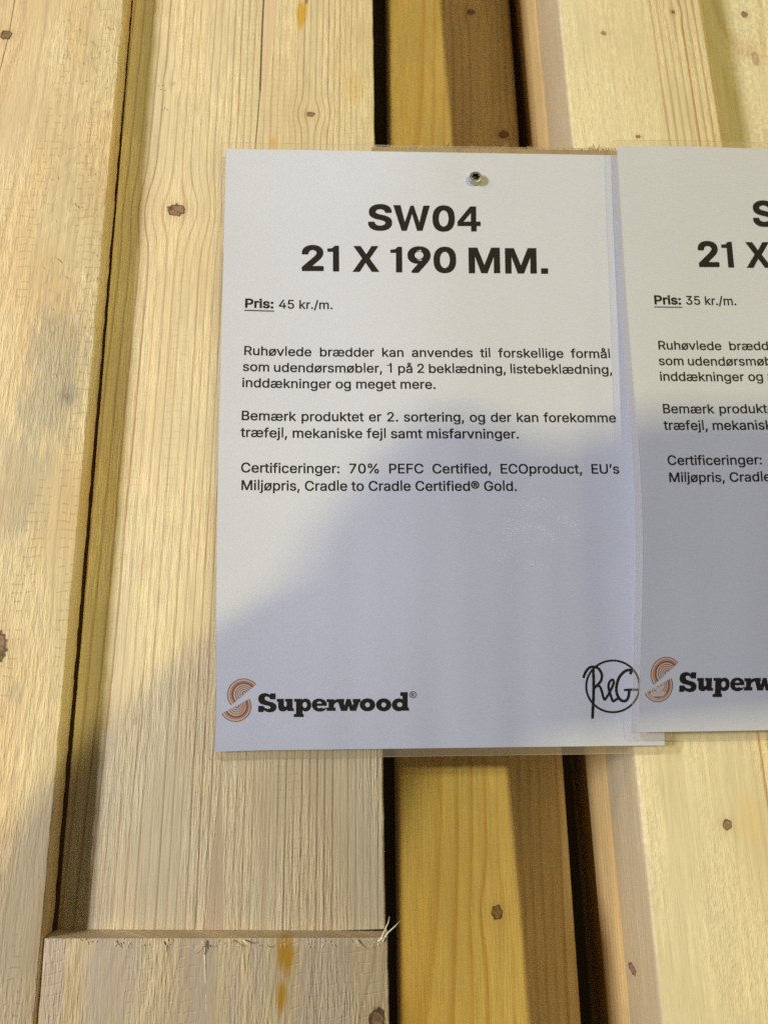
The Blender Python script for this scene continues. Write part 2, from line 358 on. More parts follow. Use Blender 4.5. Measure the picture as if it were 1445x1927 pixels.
# glyph outlines (thousandths of an em)
GLYPHS = r'''{"b":{"%":[676,[[494,-22,520,-21,541,-16,559,-8,578,5,591,20,602,40,610,64,612,82,612,133,610,149,603,175,592,195,576,212,557,225,538,232,509,237,482,236,466,233,446,225,425,210,410,194,399,175,391,151,388,133,390,69,398,43,410,20,426,3,446,-10,466,-18],[132,-12,191,-12,198,-11,202,-8,550,501,552,514,549,518,540,521,482,521,475,520,472,517,122,8,122,-8,125,-11],[465,121,466,134,472,149,477,157,484,164,497,168,505,168,518,164,524,158,530,149,536,134,538,121,538,94,533,72,528,62,522,54,510,48,497,47,488,50,478,56,472,65,466,79,464,93],[167,271,195,272,216,276,234,284,250,295,265,311,277,332,285,356,288,375,288,425,286,441,278,465,266,487,251,504,233,516,209,526,183,529,156,528,138,524,115,515,101,504,85,487,73,465,66,444,64,425,64,375,66,355,74,329,85,311,103,293,127,279,140,274],[139,413,140,426,146,441,150,449,161,458,172,461,181,460,192,456,200,449,206,439,210,426,212,386,206,362,194,345,184,340,171,339,160,342,152,349,146,359,140,374,138,387]]],",":[188,[[38,-131,89,-130,96,-125,148,65,148,76,144,82,68,83,61,82,57,78,26,-112,28,-127,31,-130]]],".":[188,[[90,-16,116,-14,132,-6,145,9,152,27,152,55,145,74,131,88,120,94,109,98,85,98,66,92,47,75,39,55,39,27,42,16,48,6,64,-8,77,-14]]],"/":[249,[[14,-88,76,-88,82,-82,246,525,246,538,242,544,178,545,170,544,166,539,2,-70,4,-84,7,-87]]],"0":[453,[[218,-19,261,-16,297,-6,313,1,333,14,362,43,380,72,400,119,412,172,416,231,416,297,409,351,396,401,374,448,361,466,346,482,314,506,295,516,276,522,235,528,190,525,158,516,139,506,120,494,92,465,72,435,54,389,42,336,36,277,38,211,44,157,58,107,78,64,100,33,120,14,139,2,156,-6,176,-13],[121,264,126,320,137,368,153,402,164,417,176,429,188,438,206,445,221,448,237,448,254,443,266,437,281,426,292,414,310,383,324,341,332,284,332,232,326,177,314,134,298,103,277,80,266,72,251,66,234,62,220,62,205,65,188,72,176,80,164,93,152,108,143,126,130,168,122,212]]],"1":[453,[[76,-12,391,-12,398,-11,402,-7,402,60,399,66,391,67,288,67,288,514,283,520,191,520,78,438,75,434,74,353,78,348,86,346,96,348,200,425,200,67,76,67,68,66,64,60,64,-5,68,-10]]],"2":[453,[[64,-12,389,-12,396,-11,400,-7,400,62,396,68,180,69,284,178,338,240,368,282,386,323,392,351,392,386,390,408,382,433,370,456,354,476,334,494,309,510,280,521,241,528,203,527,168,520,134,506,109,489,86,466,69,438,60,414,55,385,54,357,56,353,61,350,127,350,135,352,138,357,140,375,144,395,159,419,171,430,182,438,198,444,216,448,231,448,250,444,270,436,284,426,296,413,302,402,306,390,308,370,306,350,300,335,288,312,270,289,54,55,52,-5,56,-10]]],"3":[453,[[208,-19,236,-18,275,-13,308,-2,331,9,355,28,372,46,386,68,398,96,404,131,403,174,394,208,376,238,353,263,324,282,290,296,250,302,382,453,384,514,382,518,377,520,70,521,62,520,58,514,58,447,63,441,262,440,146,307,146,243,148,239,152,236,212,236,242,232,266,224,289,208,307,186,313,172,317,152,317,137,314,122,302,98,283,80,256,67,228,62,196,64,168,72,153,80,143,88,130,106,124,119,120,139,116,143,44,144,36,142,32,137,34,108,44,77,56,54,77,30,105,10,137,-6,171,-15]]],"4":[453,[[282,-12,343,-12,352,-9,354,-5,354,93,413,93,422,96,424,100,424,168,422,172,418,174,354,175,354,323,351,328,343,330,282,330,275,329,271,325,270,175,130,175,322,502,322,514,320,518,316,520,247,521,239,520,235,515,30,167,28,164,28,100,32,94,40,93,270,93,270,-5,274,-10]]],"5":[453,[[211,-19,256,-16,297,-5,330,13,358,38,384,75,397,110,402,147,402,191,392,232,374,270,359,290,344,306,318,324,300,332,278,340,237,346,192,342,172,336,148,326,162,440,373,441,378,447,378,514,376,518,371,520,96,521,88,520,84,514,56,260,56,248,58,244,64,241,83,238,134,234,154,248,183,260,210,265,236,264,258,256,279,242,302,216,313,188,316,164,316,150,310,125,301,107,290,93,273,78,258,70,239,64,228,62,205,63,185,68,170,76,161,84,145,102,138,116,133,137,129,141,60,142,53,141,49,137,50,111,59,77,74,49,94,26,118,8,147,-6,179,-16]]],"7":[453,[[97,-12,165,-12,172,-11,176,-7,402,442,402,514,399,520,391,521,62,521,55,520,52,517,50,447,52,443,57,440,304,440,86,7,86,-8,90,-11]]],":":[188,[[90,-16,116,-14,132,-6,145,9,152,27,152,55,145,74,131,88,120,94,109,98,85,98,66,92,47,75,39,55,39,27,42,16,48,6,64,-8,77,-14],[90,259,116,262,132,270,146,285,152,302,152,330,146,348,133,362,123,368,109,373,82,373,63,366,48,353,42,341,39,330,39,302,42,292,48,280,64,266,77,261]]],"B":[456,[[60,-12,260,-12,308,-7,340,2,372,18,398,40,412,61,424,88,429,116,429,158,424,185,414,209,396,235,377,252,350,266,372,281,384,292,401,319,406,335,409,353,408,402,400,431,386,459,363,484,338,501,322,508,298,516,252,521,60,521,53,520,50,517,48,-5,52,-10],[343,138,340,119,333,103,318,88,298,76,278,72,256,69,137,69,136,219,257,219,288,212,309,200,328,182,340,160],[324,374,322,353,310,331,297,316,276,304,245,297,136,297,137,440,250,440,278,434,298,424,310,412,320,395]]],"C":[510,[[257,-19,301,-17,338,-10,368,2,387,11,407,24,435,50,455,77,474,115,484,153,484,167,478,172,401,171,396,166,392,148,382,128,372,113,359,99,339,84,323,76,298,68,277,65,258,65,237,68,217,74,194,85,181,94,164,110,140,143,126,179,116,222,114,261,120,308,132,348,149,380,172,406,200,426,228,438,252,444,283,444,305,439,339,425,359,410,370,399,388,370,396,342,400,338,408,336,473,336,480,337,484,341,484,354,482,368,467,410,446,445,421,473,393,494,359,511,319,523,277,528,225,525,197,519,175,512,137,492,102,462,87,445,71,422,48,376,40,350,34,323,28,273,30,217,39,160,56,113,71,86,88,62,122,28,164,2,185,-6,211,-14]]],"E":[419,[[60,-12,375,-12,382,-11,386,-8,386,62,384,66,380,68,136,69,137,217,355,217,363,218,366,224,366,291,364,295,360,298,137,298,136,440,377,440,381,442,384,447,384,514,380,520,372,521,60,521,53,520,50,517,48,-5,52,-10]]],"F":[410,[[60,-12,125,-12,132,-11,136,-7,137,209,346,209,354,210,358,216,358,283,353,289,136,290,136,440,374,440,378,442,380,447,380,514,377,520,369,521,60,521,53,520,50,517,48,-5,52,-10]]],"G":[520,[[259,-19,304,-17,343,-9,386,9,421,34,450,66,472,102,484,138,490,183,490,261,485,267,278,268,274,266,272,261,272,194,275,188,283,187,402,187,400,167,392,144,383,126,370,108,348,88,318,73,285,66,254,66,222,72,192,86,164,110,146,135,128,170,118,211,114,247,118,297,128,339,143,371,161,396,178,412,192,422,221,436,247,443,273,444,300,440,320,433,336,425,347,418,364,401,382,377,396,343,400,338,408,337,474,337,482,338,486,344,486,356,482,373,468,410,448,443,422,470,388,496,353,513,316,524,276,528,223,525,196,519,177,512,141,494,119,478,101,462,86,445,70,422,48,376,34,323,28,273,30,217,33,188,39,160,56,112,72,84,86,64,96,52,121,28,141,14,163,2,209,-13]]],"M":[628,[[60,-12,127,-12,131,-10,134,-5,133,358,158,285,274,-6,279,-11,286,-12,342,-12,349,-11,353,-7,468,285,493,356,492,-5,496,-10,504,-12,568,-12,578,-9,580,-5,580,514,577,518,568,521,476,521,469,520,465,516,340,193,315,114,292,185,163,516,159,520,152,521,60,521,50,518,48,514,48,-5,52,-10]]],"O":[533,[[257,-19,309,-16,355,-4,392,14,412,28,432,46,446,63,462,85,476,111,486,132,500,185,504,236,504,291,494,349,476,397,462,423,446,445,412,480,392,494,370,506,349,515,323,522,277,528,225,525,197,519,175,512,137,492,119,478,100,460,72,423,48,376,40,350,34,323,28,273,30,217,39,160,56,113,72,85,88,63,102,46,122,28,142,14,164,2,185,-6,211,-14],[115,262,120,308,132,348,150,382,174,408,198,426,229,439,258,444,276,444,296,441,312,436,333,428,361,408,384,382,402,349,412,318,418,272,418,230,412,191,402,160,386,131,370,110,347,90,321,76,296,68,276,65,258,65,237,68,212,76,185,91,160,114,144,136,132,160,122,189,116,226]]],"P":[445,[[60,-12,125,-12,132,-11,136,-7,137,174,256,174,286,178,313,184,340,196,364,212,386,235,400,256,414,290,420,326,420,370,414,405,400,439,383,464,363,483,332,502,293,516,247,521,60,521,53,520,50,517,48,-5,52,-10],[332,352,330,322,321,299,304,277,282,263,264,257,242,254,136,254,137,440,242,440,263,438,284,431,304,418,320,399,328,380]]],"R":[449,[[60,-12,125,-12,132,-11,136,-7,137,186,238,186,344,-10,353,-12,428,-12,435,-11,438,-8,440,6,438,10,332,202,369,224,393,250,406,274,414,294,420,336,418,388,414,409,405,433,396,450,384,467,365,484,342,499,306,513,257,520,60,521,53,520,50,517,48,-5,52,-10],[333,354,330,328,324,308,308,289,289,277,270,270,244,267,136,267,137,440,243,440,269,436,289,430,307,418,323,398,330,376]]],"U":[517,[[247,-20,279,-20,310,-16,342,-8,372,5,397,21,426,47,444,72,456,97,464,126,468,157,468,514,464,520,393,521,386,520,382,516,382,176,378,149,372,131,364,116,354,103,338,88,324,79,308,72,289,66,269,64,229,66,210,72,194,79,178,90,164,103,154,116,146,131,140,150,136,176,136,514,132,520,124,521,60,521,53,520,49,516,48,157,52,126,60,101,70,79,92,48,108,30,130,14,156,0,184,-10,215,-17]]],"a":[389,[[152,-21,186,-20,217,-12,243,0,265,20,266,-5,268,-9,272,-12,337,-12,345,-10,348,-5,348,267,345,295,340,314,331,331,320,349,309,360,285,376,271,383,250,390,213,396,176,396,140,390,109,380,81,364,58,344,42,322,30,297,30,286,35,280,94,262,105,262,110,265,124,288,145,306,172,316,204,319,225,314,241,306,253,295,260,280,264,257,262,250,257,246,236,239,138,226,93,214,65,201,49,189,32,169,25,153,19,127,19,88,28,55,42,29,63,8,88,-6,120,-17],[104,105,106,118,110,127,122,138,137,146,170,155,215,160,264,170,264,130,254,104,246,91,234,80,211,65,194,60,178,57,159,58,137,63,123,70,112,81,106,93]]],"b":[424,[[220,-20,245,-20,270,-16,291,-10,313,0,335,16,352,32,376,68,392,108,396,127,401,162,400,222,396,251,390,278,376,309,352,345,338,359,321,372,304,381,282,389,263,394,238,396,210,396,185,392,169,386,157,380,139,368,126,354,125,516,121,520,114,521,48,520,44,518,42,514,42,-5,45,-10,53,-12,119,-11,124,-5,124,28,143,7,171,-10,191,-16],[125,194,128,227,136,255,148,280,165,298,184,310,205,317,228,318,254,312,276,297,292,279,304,258,312,231,316,203,316,175,312,147,302,117,286,91,275,80,256,66,228,59,205,60,187,66,166,78,150,95,140,111,132,132,128,151]]],"c":[396,[[197,-20,226,-20,258,-15,282,-7,308,6,328,21,348,43,362,64,374,96,374,107,369,114,310,128,299,128,294,125,286,104,279,93,260,74,247,67,230,61,215,58,199,58,175,64,158,72,140,90,124,112,114,141,108,169,108,192,111,223,118,250,130,274,140,286,163,306,181,314,199,318,222,317,244,311,259,303,274,289,284,274,292,254,298,250,309,250,366,265,371,268,374,272,374,283,360,317,344,339,324,359,298,376,274,386,250,392,218,396,180,394,148,388,115,374,86,353,73,340,58,321,38,284,28,248,22,205,24,155,30,117,42,84,54,62,67,43,92,18,109,6,129,-5,163,-16]]],"d":[424,[[186,-20,222,-18,251,-11,279,6,296,21,301,28,302,-5,306,-11,372,-12,379,-11,383,-7,384,514,379,520,311,521,304,520,300,516,299,352,287,366,271,378,255,386,239,392,214,396,187,396,146,390,112,376,87,359,70,341,56,323,36,282,25,235,22,207,22,171,26,139,30,116,36,96,47,70,70,35,86,18,104,4,126,-7,146,-14],[108,194,111,226,120,256,132,279,149,298,163,308,185,316,212,318,232,314,250,305,268,289,282,270,292,246,298,218,300,184,298,154,290,128,281,106,271,91,259,79,245,69,230,62,212,59,197,59,177,63,163,70,149,80,138,92,128,106,112,146,108,170]]],"e":[404,[[201,-20,242,-18,276,-12,294,-6,326,13,344,29,364,55,376,85,376,99,369,103,335,112,312,116,301,116,296,114,288,99,276,82,265,73,253,66,221,58,204,58,185,61,166,68,156,74,130,99,116,124,109,157,371,157,379,158,382,164,382,221,378,256,366,296,346,331,321,358,303,370,283,381,249,392,215,396,178,394,146,388,116,375,86,354,61,326,40,288,28,247,22,205,24,155,30,115,42,84,66,44,92,18,109,6,127,-4,163,-16],[110,234,114,250,122,266,131,281,143,294,155,304,170,312,197,318,213,318,232,314,250,307,258,301,272,287,282,272,289,257,295,235,295,233]]],"f":[254,[[81,-12,147,-12,151,-10,154,-5,154,315,228,315,236,316,240,322,240,384,238,388,228,391,154,391,154,429,162,448,176,459,189,462,201,462,221,456,232,456,236,459,254,515,254,529,242,535,217,540,180,542,148,537,129,530,118,524,104,514,92,503,83,490,76,476,70,445,70,391,1,390,-3,388,-6,384,-6,322,-3,318,6,315,70,315,70,-5,73,-10]]],"g":[425,[[196,-163,227,-162,264,-158,293,-149,315,-139,338,-124,355,-106,366,-89,376,-67,381,-47,384,-25,384,384,382,388,377,390,313,391,305,390,302,384,301,351,290,364,273,376,253,388,237,392,214,396,187,396,160,393,134,386,101,370,73,345,48,309,32,271,26,240,22,209,23,165,28,129,36,100,49,73,65,50,81,33,110,14,140,0,168,-6,206,-7,234,-4,252,2,280,17,300,35,300,-9,294,-39,287,-51,276,-63,262,-72,250,-78,216,-85,191,-84,170,-80,144,-68,124,-49,110,-32,101,-29,90,-32,40,-61,40,-75,51,-95,72,-120,92,-134,114,-146,141,-156,167,-160],[108,198,112,232,122,259,134,281,151,300,168,310,193,318,212,318,235,313,251,305,271,288,283,270,293,246,298,220,300,188,298,158,291,133,284,118,272,100,258,87,243,78,213,71,193,72,174,76,160,82,148,90,136,102,126,118,112,153,108,174]]],"h":[410,[[53,-12,114,-12,121,-11,125,-7,126,230,128,253,136,275,155,297,177,310,203,317,227,316,249,307,258,300,271,285,281,262,284,238,286,-8,289,-11,296,-12,357,-12,365,-10,368,-5,368,257,364,292,354,325,336,353,317,370,288,386,258,394,218,396,182,390,151,377,126,356,126,514,124,518,119,520,53,521,45,520,42,514,42,-5,45,-10]]],"i":[167,[[53,-12,119,-12,123,-10,126,-5,126,384,124,388,119,390,53,391,45,390,42,384,42,-5,45,-10],[79,431,102,433,120,442,132,455,137,470,137,496,130,513,120,525,109,532,97,535,70,535,53,528,38,514,30,496,30,470,38,451,58,436]]],"j":[167,[[-10,-155,12,-155,41,-152,62,-145,78,-136,91,-126,104,-111,114,-95,122,-73,126,-44,126,384,124,388,119,390,53,391,45,390,42,384,41,-36,36,-56,23,-70,7,-75,-15,-76,-21,-80,-22,-148,-18,-154],[79,431,99,432,116,440,128,451,137,470,137,496,130,513,116,528,97,535,73,536,54,529,38,516,30,496,30,470,38,451,48,442,60,435]]],"k":[381,[[53,-12,114,-12,121,-11,124,-8,126,133,153,158,285,-10,294,-12,372,-12,380,-10,384,-5,384,6,382,10,219,215,370,369,372,373,370,387,367,390,360,391,284,391,276,390,126,236,126,514,124,518,119,520,53,521,45,520,42,514,42,-5,45,-10]]],"l":[189,[[130,-14,165,-13,187,-8,192,-2,192,9,180,63,170,66,153,64,136,66,130,71,126,84,126,514,122,520,114,521,48,520,44,518,42,514,42,70,43,57,48,39,54,26,62,14,70,5,80,-2,98,-9]]],"m":[610,[[53,-12,114,-12,121,-11,125,-7,126,240,128,259,135,279,142,290,153,301,171,312,193,318,215,316,236,308,253,291,261,271,262,261,262,-5,265,-10,274,-12,335,-12,342,-11,346,-7,346,248,348,260,356,283,370,301,389,313,411,318,437,316,460,306,475,291,482,271,484,256,485,-7,489,-11,496,-12,557,-12,566,-10,568,-5,568,270,566,293,561,314,556,328,544,348,527,368,506,382,478,393,451,398,409,396,375,386,342,366,328,353,319,341,307,359,291,376,269,389,248,396,212,398,179,392,152,380,124,357,124,384,119,390,53,391,44,388,42,384,42,-5,45,-10]]],"n":[410,[[53,-12,114,-12,121,-11,125,-7,126,230,128,253,136,275,155,297,177,310,203,317,227,316,249,307,258,300,271,285,281,262,284,238,286,-8,289,-11,296,-12,357,-12,364,-11,368,-8,368,257,366,280,362,304,348,335,333,356,308,376,288,386,264,393,236,396,202,394,182,390,155,380,138,368,124,354,124,384,119,390,53,391,46,390,42,387,42,-5,45,-10]]],"o":[415,[[197,-20,243,-18,273,-10,307,6,336,28,356,53,376,92,387,126,392,170,392,220,385,259,373,292,360,316,350,332,323,359,307,370,288,380,254,392,217,396,180,394,148,388,115,374,86,353,73,340,58,321,38,284,28,248,22,205,24,155,30,117,42,84,54,62,67,43,92,18,109,6,129,-5,163,-16],[108,192,112,228,122,258,132,277,151,298,168,310,192,317,215,318,240,312,257,304,276,287,288,268,298,244,305,217,308,183,304,155,296,125,289,108,278,93,263,78,247,66,232,61,215,58,195,58,175,64,163,70,151,78,134,96,124,112,112,148,108,169]]],"p":[424,[[53,-155,114,-155,121,-154,125,-150,126,26,136,14,148,4,163,-6,185,-15,220,-20,245,-20,270,-16,308,-2,338,18,362,45,382,78,395,120,401,162,401,216,393,266,382,299,359,336,335,362,304,381,279,390,255,394,218,396,193,394,174,388,157,380,136,364,124,350,124,384,119,390,53,391,46,390,42,386,42,-148,45,-154],[125,194,128,227,136,255,148,280,165,298,184,310,205,317,228,318,254,312,276,297,292,279,304,258,312,231,316,203,316,175,312,147,302,117,286,91,275,80,256,66,228,59,205,60,187,66,166,78,150,95,140,111,132,132,128,151]]],"r":[259,[[53,-12,114,-12,121,-11,125,-7,126,238,130,261,136,276,144,287,157,298,173,308,200,314,214,314,243,310,252,313,254,317,254,389,250,395,206,397,176,392,149,381,136,372,124,360,124,384,122,388,117,390,53,391,46,390,42,386,42,-5,45,-10]]],"s":[365,[[172,-20,201,-20,234,-15,266,-6,285,4,308,22,324,41,336,62,342,88,342,125,336,148,324,170,305,190,284,204,263,212,169,236,150,243,133,252,124,265,121,274,122,284,126,294,135,303,151,314,180,321,208,319,229,310,244,294,257,270,263,266,279,266,328,278,334,281,336,285,336,296,330,314,313,343,300,358,285,370,266,381,243,390,216,394,177,396,143,392,118,386,94,374,72,359,56,342,42,317,36,292,36,261,39,239,49,216,68,193,90,178,117,166,227,138,242,129,254,114,256,106,254,94,250,86,240,76,221,64,190,57,162,58,147,62,133,70,116,87,104,115,99,118,88,118,32,106,26,102,24,88,34,57,48,33,67,14,89,0,114,-11,141,-17]]],"t":[227,[[159,-16,195,-15,219,-10,224,-3,224,8,214,58,211,64,201,66,178,62,159,63,149,68,144,73,140,82,138,96,138,315,204,315,213,318,216,322,216,384,212,390,204,391,138,391,138,476,134,482,126,483,60,482,56,480,54,476,54,391,6,391,-4,388,-6,384,-6,322,-4,318,1,316,54,315,54,79,56,60,64,38,76,18,89,6,101,-2,128,-12]]],"u":[410,[[173,-17,207,-16,236,-8,267,8,286,26,286,-5,291,-11,357,-12,364,-11,368,-7,368,384,364,390,296,391,289,390,285,386,284,150,282,128,271,102,256,83,233,68,207,62,183,64,161,72,139,93,130,114,126,140,124,387,121,390,114,391,53,391,46,390,42,386,42,122,44,99,48,76,55,58,64,41,76,24,93,9,115,-4,134,-11]]],"v":[389,[[163,-12,226,-12,233,-11,237,-7,381,369,382,384,379,390,371,391,305,391,298,390,294,386,212,161,195,106,94,388,84,391,17,391,10,390,6,387,6,370,150,-4,155,-10]]],"®":[463,[[221,106,267,108,304,118,342,136,370,156,402,190,423,226,437,267,442,302,440,345,432,385,416,422,390,458,359,486,323,508,281,522,240,528,197,526,154,514,119,496,90,474,62,445,40,407,26,367,22,332,22,289,32,247,48,211,74,175,106,146,141,126,180,112],[161,214,203,214,212,217,214,221,215,275,233,274,260,222,265,216,273,214,322,214,305,201,285,190,267,183,240,178,218,178,190,185,163,198,142,213,124,232,109,253,99,277,94,299,92,320,97,350,104,370,116,391,130,409,153,430,178,444,207,453,240,455,261,452,283,445,310,430,334,409,352,385,362,363,368,343,370,320,368,291,359,264,347,242,330,222,330,233,298,292,314,309,320,323,322,339,322,361,320,377,312,393,301,404,280,416,263,420,156,420,152,418,150,414,150,221,153,216],[255,352,252,341,243,332,239,331,214,331,215,366,243,365,252,359]]],"å":[389,[[152,-21,186,-20,217,-12,243,0,265,20,266,-5,268,-9,272,-12,337,-12,345,-10,348,-5,348,267,343,303,336,321,328,337,316,352,303,364,285,376,267,384,241,392,217,395,234,401,251,412,267,426,276,439,284,454,288,470,289,506,286,518,279,536,270,550,259,562,246,571,230,580,215,584,196,587,172,586,156,582,139,575,124,565,112,554,100,539,94,526,90,510,90,470,94,454,102,439,112,425,127,412,148,400,166,394,140,390,118,384,95,374,81,364,65,352,52,338,40,319,30,297,30,286,35,280,94,262,105,262,110,265,124,288,145,306,172,316,204,319,225,314,241,306,253,295,260,280,264,257,262,250,257,246,236,239,138,226,93,214,65,201,49,189,32,169,25,153,19,127,19,88,28,55,42,29,63,8,88,-6,120,-17],[104,105,106,118,110,127,122,138,137,146,170,155,215,160,264,170,264,130,254,104,246,91,234,80,211,65,194,60,178,57,159,58,137,63,123,70,112,81,106,93],[159,492,164,504,173,514,181,518,192,520,201,517,212,507,219,496,220,487,217,478,207,466,199,461,187,459,176,463,165,473,160,483]]],"æ":[638,[[152,-21,196,-18,242,-5,279,16,304,40,327,16,358,-2,396,-16,426,-20,470,-19,509,-12,542,2,568,20,587,40,604,67,610,86,610,97,607,102,545,116,534,116,529,114,522,98,514,88,494,70,477,62,459,58,437,58,423,60,397,70,380,82,368,93,352,120,342,157,605,157,614,160,616,164,616,212,614,237,610,265,602,288,590,315,570,344,549,363,518,381,484,392,450,396,407,394,377,386,357,378,337,365,316,346,295,367,268,383,239,392,204,396,166,394,127,386,95,374,69,356,49,334,34,307,30,297,30,286,35,280,94,262,105,262,110,265,124,288,145,306,172,316,204,319,225,314,241,306,254,293,262,272,264,258,263,233,167,232,126,226,100,218,72,205,54,193,38,175,25,152,19,127,19,88,26,60,42,30,63,9,90,-7,120,-17],[104,105,108,121,116,132,128,142,144,150,163,154,183,157,264,157,262,126,258,113,251,98,246,91,227,74,202,62,185,58,162,58,135,64,123,70,112,81,106,91],[344,234,356,266,366,281,378,294,404,312,432,318,447,318,467,314,481,308,496,298,508,286,518,271,526,250,530,236,529,233]]],"ø":[415,[[64,-27,73,-24,103,10,135,-8,172,-18,217,-20,261,-14,288,-4,310,8,336,28,355,52,373,84,383,110,390,139,392,170,392,214,388,248,378,279,362,313,400,358,400,369,398,373,362,404,352,407,343,404,311,368,280,384,243,394,197,396,153,390,129,381,99,364,73,340,58,321,42,292,32,267,26,237,22,205,23,161,28,126,36,97,52,65,16,23,16,10,20,3,52,-23,57,-26],[158,74,300,240,307,200,308,183,305,158,294,120,286,103,276,89,252,70,240,64,219,58,199,58,185,60,168,66],[108,192,112,228,122,258,136,283,154,300,175,312,199,318,215,318,232,315,247,310,256,304,115,138,109,165]]],"’":[177,[[52,306,103,306,110,312,162,503,162,514,158,520,82,521,75,520,71,516,40,325,42,310,45,307]]]," ":[188,[]]},"h":{"S":[447,[[212,-37,261,-36,300,-29,333,-18,370,2,396,26,416,53,424,68,430,87,436,120,434,169,432,184,426,204,420,216,410,232,382,260,356,276,329,290,290,302,224,320,185,334,174,340,158,351,150,360,144,369,143,376,149,392,158,405,167,412,181,421,195,426,215,430,230,431,246,428,265,422,281,414,291,406,304,388,312,361,320,352,337,350,411,350,418,352,425,358,428,368,428,392,424,422,411,453,392,481,364,506,332,524,291,538,257,543,206,544,164,538,126,526,95,510,78,497,63,483,45,459,36,441,30,423,24,390,26,344,28,330,34,309,50,282,73,259,103,239,135,224,170,212,245,192,278,180,302,165,310,156,316,148,318,139,312,121,302,107,290,97,272,87,257,82,235,78,217,77,198,80,180,86,166,92,153,102,140,117,134,130,130,154,121,162,104,165,28,164,18,161,12,154,10,147,11,119,14,98,20,78,30,55,40,40,65,12,95,-9,133,-25,173,-34]]],"0":[453,[[218,-35,266,-32,291,-27,308,-21,322,-14,343,0,376,33,389,52,401,74,415,111,422,138,428,168,432,227,432,294,424,358,419,383,410,412,402,433,387,460,376,476,356,497,336,514,320,523,303,531,280,538,258,542,235,544,209,544,186,541,147,530,129,521,110,508,78,476,58,445,48,426,38,397,31,370,26,340,20,281,21,214,28,150,34,125,43,96,52,74,64,52,77,33,99,9,129,-13,148,-22,174,-30,195,-34],[137,260,140,305,150,353,165,387,176,403,187,414,198,422,210,428,225,432,232,432,243,428,258,421,270,411,280,399,297,369,308,333,316,280,316,228,310,185,298,142,288,121,281,110,270,98,260,90,249,84,236,79,225,78,212,80,197,87,189,92,171,112,162,128,154,143,145,175,138,217]]],"2":[453,[[64,-28,389,-28,406,-26,414,-17,416,-10,416,67,413,77,406,82,389,85,220,85,314,185,366,246,390,286,398,305,405,327,408,354,408,390,405,416,396,443,384,468,369,487,345,509,320,524,287,536,251,543,198,543,161,536,141,529,124,521,98,504,72,477,54,449,43,415,38,382,39,349,42,342,46,338,53,335,127,334,144,336,152,345,158,381,162,391,172,406,181,416,192,423,204,428,216,432,227,432,242,429,261,421,270,414,284,398,290,385,292,374,291,362,286,345,274,324,256,299,233,273,38,65,36,57,37,-13,40,-20,47,-26]]],"9":[453,[[130,-28,210,-28,217,-26,225,-19,364,186,395,244,410,286,416,329,416,375,410,408,397,445,379,475,368,487,350,504,336,514,312,528,284,538,245,544,200,543,162,536,129,522,98,501,74,475,52,439,42,412,36,372,38,314,43,288,50,267,68,234,77,223,96,204,127,184,150,176,168,171,208,167,104,18,102,10,102,-10,104,-17,113,-26],[153,355,156,371,162,386,176,408,190,420,204,428,219,432,230,432,245,429,258,423,269,415,278,406,286,395,294,378,298,363,299,346,293,321,282,302,272,290,261,282,247,276,232,272,224,271,211,274,194,281,174,297,164,311,158,324,154,341]]],"P":[445,[[60,-26,134,-26,144,-22,149,-15,150,-9,151,160,265,161,290,164,321,172,350,184,373,200,398,225,412,246,426,282,434,317,434,367,428,406,416,443,400,468,372,496,342,514,326,522,300,529,276,533,247,535,60,535,45,533,37,526,34,518,34,-9,37,-17,43,-23,51,-26],[318,354,316,331,308,308,297,292,280,279,261,272,240,268,150,268,151,426,241,426,261,423,276,418,294,406,308,389,315,372]]],"r":[259,[[53,-26,123,-26,133,-22,138,-15,140,-9,140,234,142,249,147,263,154,274,166,286,178,293,192,298,204,300,233,296,252,296,260,299,265,303,268,313,268,393,265,403,258,408,222,411,186,410,157,402,137,392,131,401,121,404,44,404,34,401,29,394,28,388,28,-9,30,-17,36,-23,44,-26]]],"i":[167,[[53,-26,123,-26,133,-22,137,-17,140,-9,140,388,136,398,131,402,123,404,44,404,34,401,30,396,28,388,28,-9,30,-17,36,-23,44,-26],[79,417,106,419,117,422,129,430,144,446,151,466,152,497,149,509,144,520,129,538,117,544,101,549,70,550,57,547,44,541,35,534,25,523,19,512,16,500,16,466,19,454,26,442,39,430,49,423,61,419]]],"s":[365,[[172,-34,210,-33,241,-28,275,-18,295,-8,318,10,331,24,340,37,352,62,356,84,356,124,352,149,346,164,337,180,318,200,300,212,271,226,177,250,158,256,143,265,136,274,136,277,138,283,150,295,171,304,192,307,209,303,222,296,236,278,246,259,251,254,256,252,269,251,286,253,337,265,343,268,347,273,350,281,350,300,344,317,332,342,316,364,295,382,275,394,251,402,220,408,177,410,139,406,110,398,85,387,62,372,43,351,29,325,22,296,22,257,26,231,36,206,45,194,59,180,81,166,109,153,218,124,232,116,240,106,241,102,237,95,221,81,200,73,176,71,153,76,136,88,126,101,116,126,111,130,106,132,84,132,25,120,17,116,12,109,10,103,10,84,20,52,33,28,55,4,79,-13,105,-24,137,-31]]],":":[188,[[90,-30,118,-28,129,-25,141,-18,158,-1,162,8,166,23,166,55,164,70,159,81,153,89,141,100,129,108,113,112,81,112,69,110,56,104,44,95,34,85,28,73,25,59,25,23,29,8,36,-4,48,-16,62,-25,77,-29],[90,245,118,247,129,250,141,257,158,275,162,283,166,298,166,334,162,350,158,358,154,364,138,378,128,383,113,387,78,387,66,384,53,378,47,374,33,358,29,350,25,334,25,298,29,283,36,271,48,258,62,250,77,246]]]}}'''

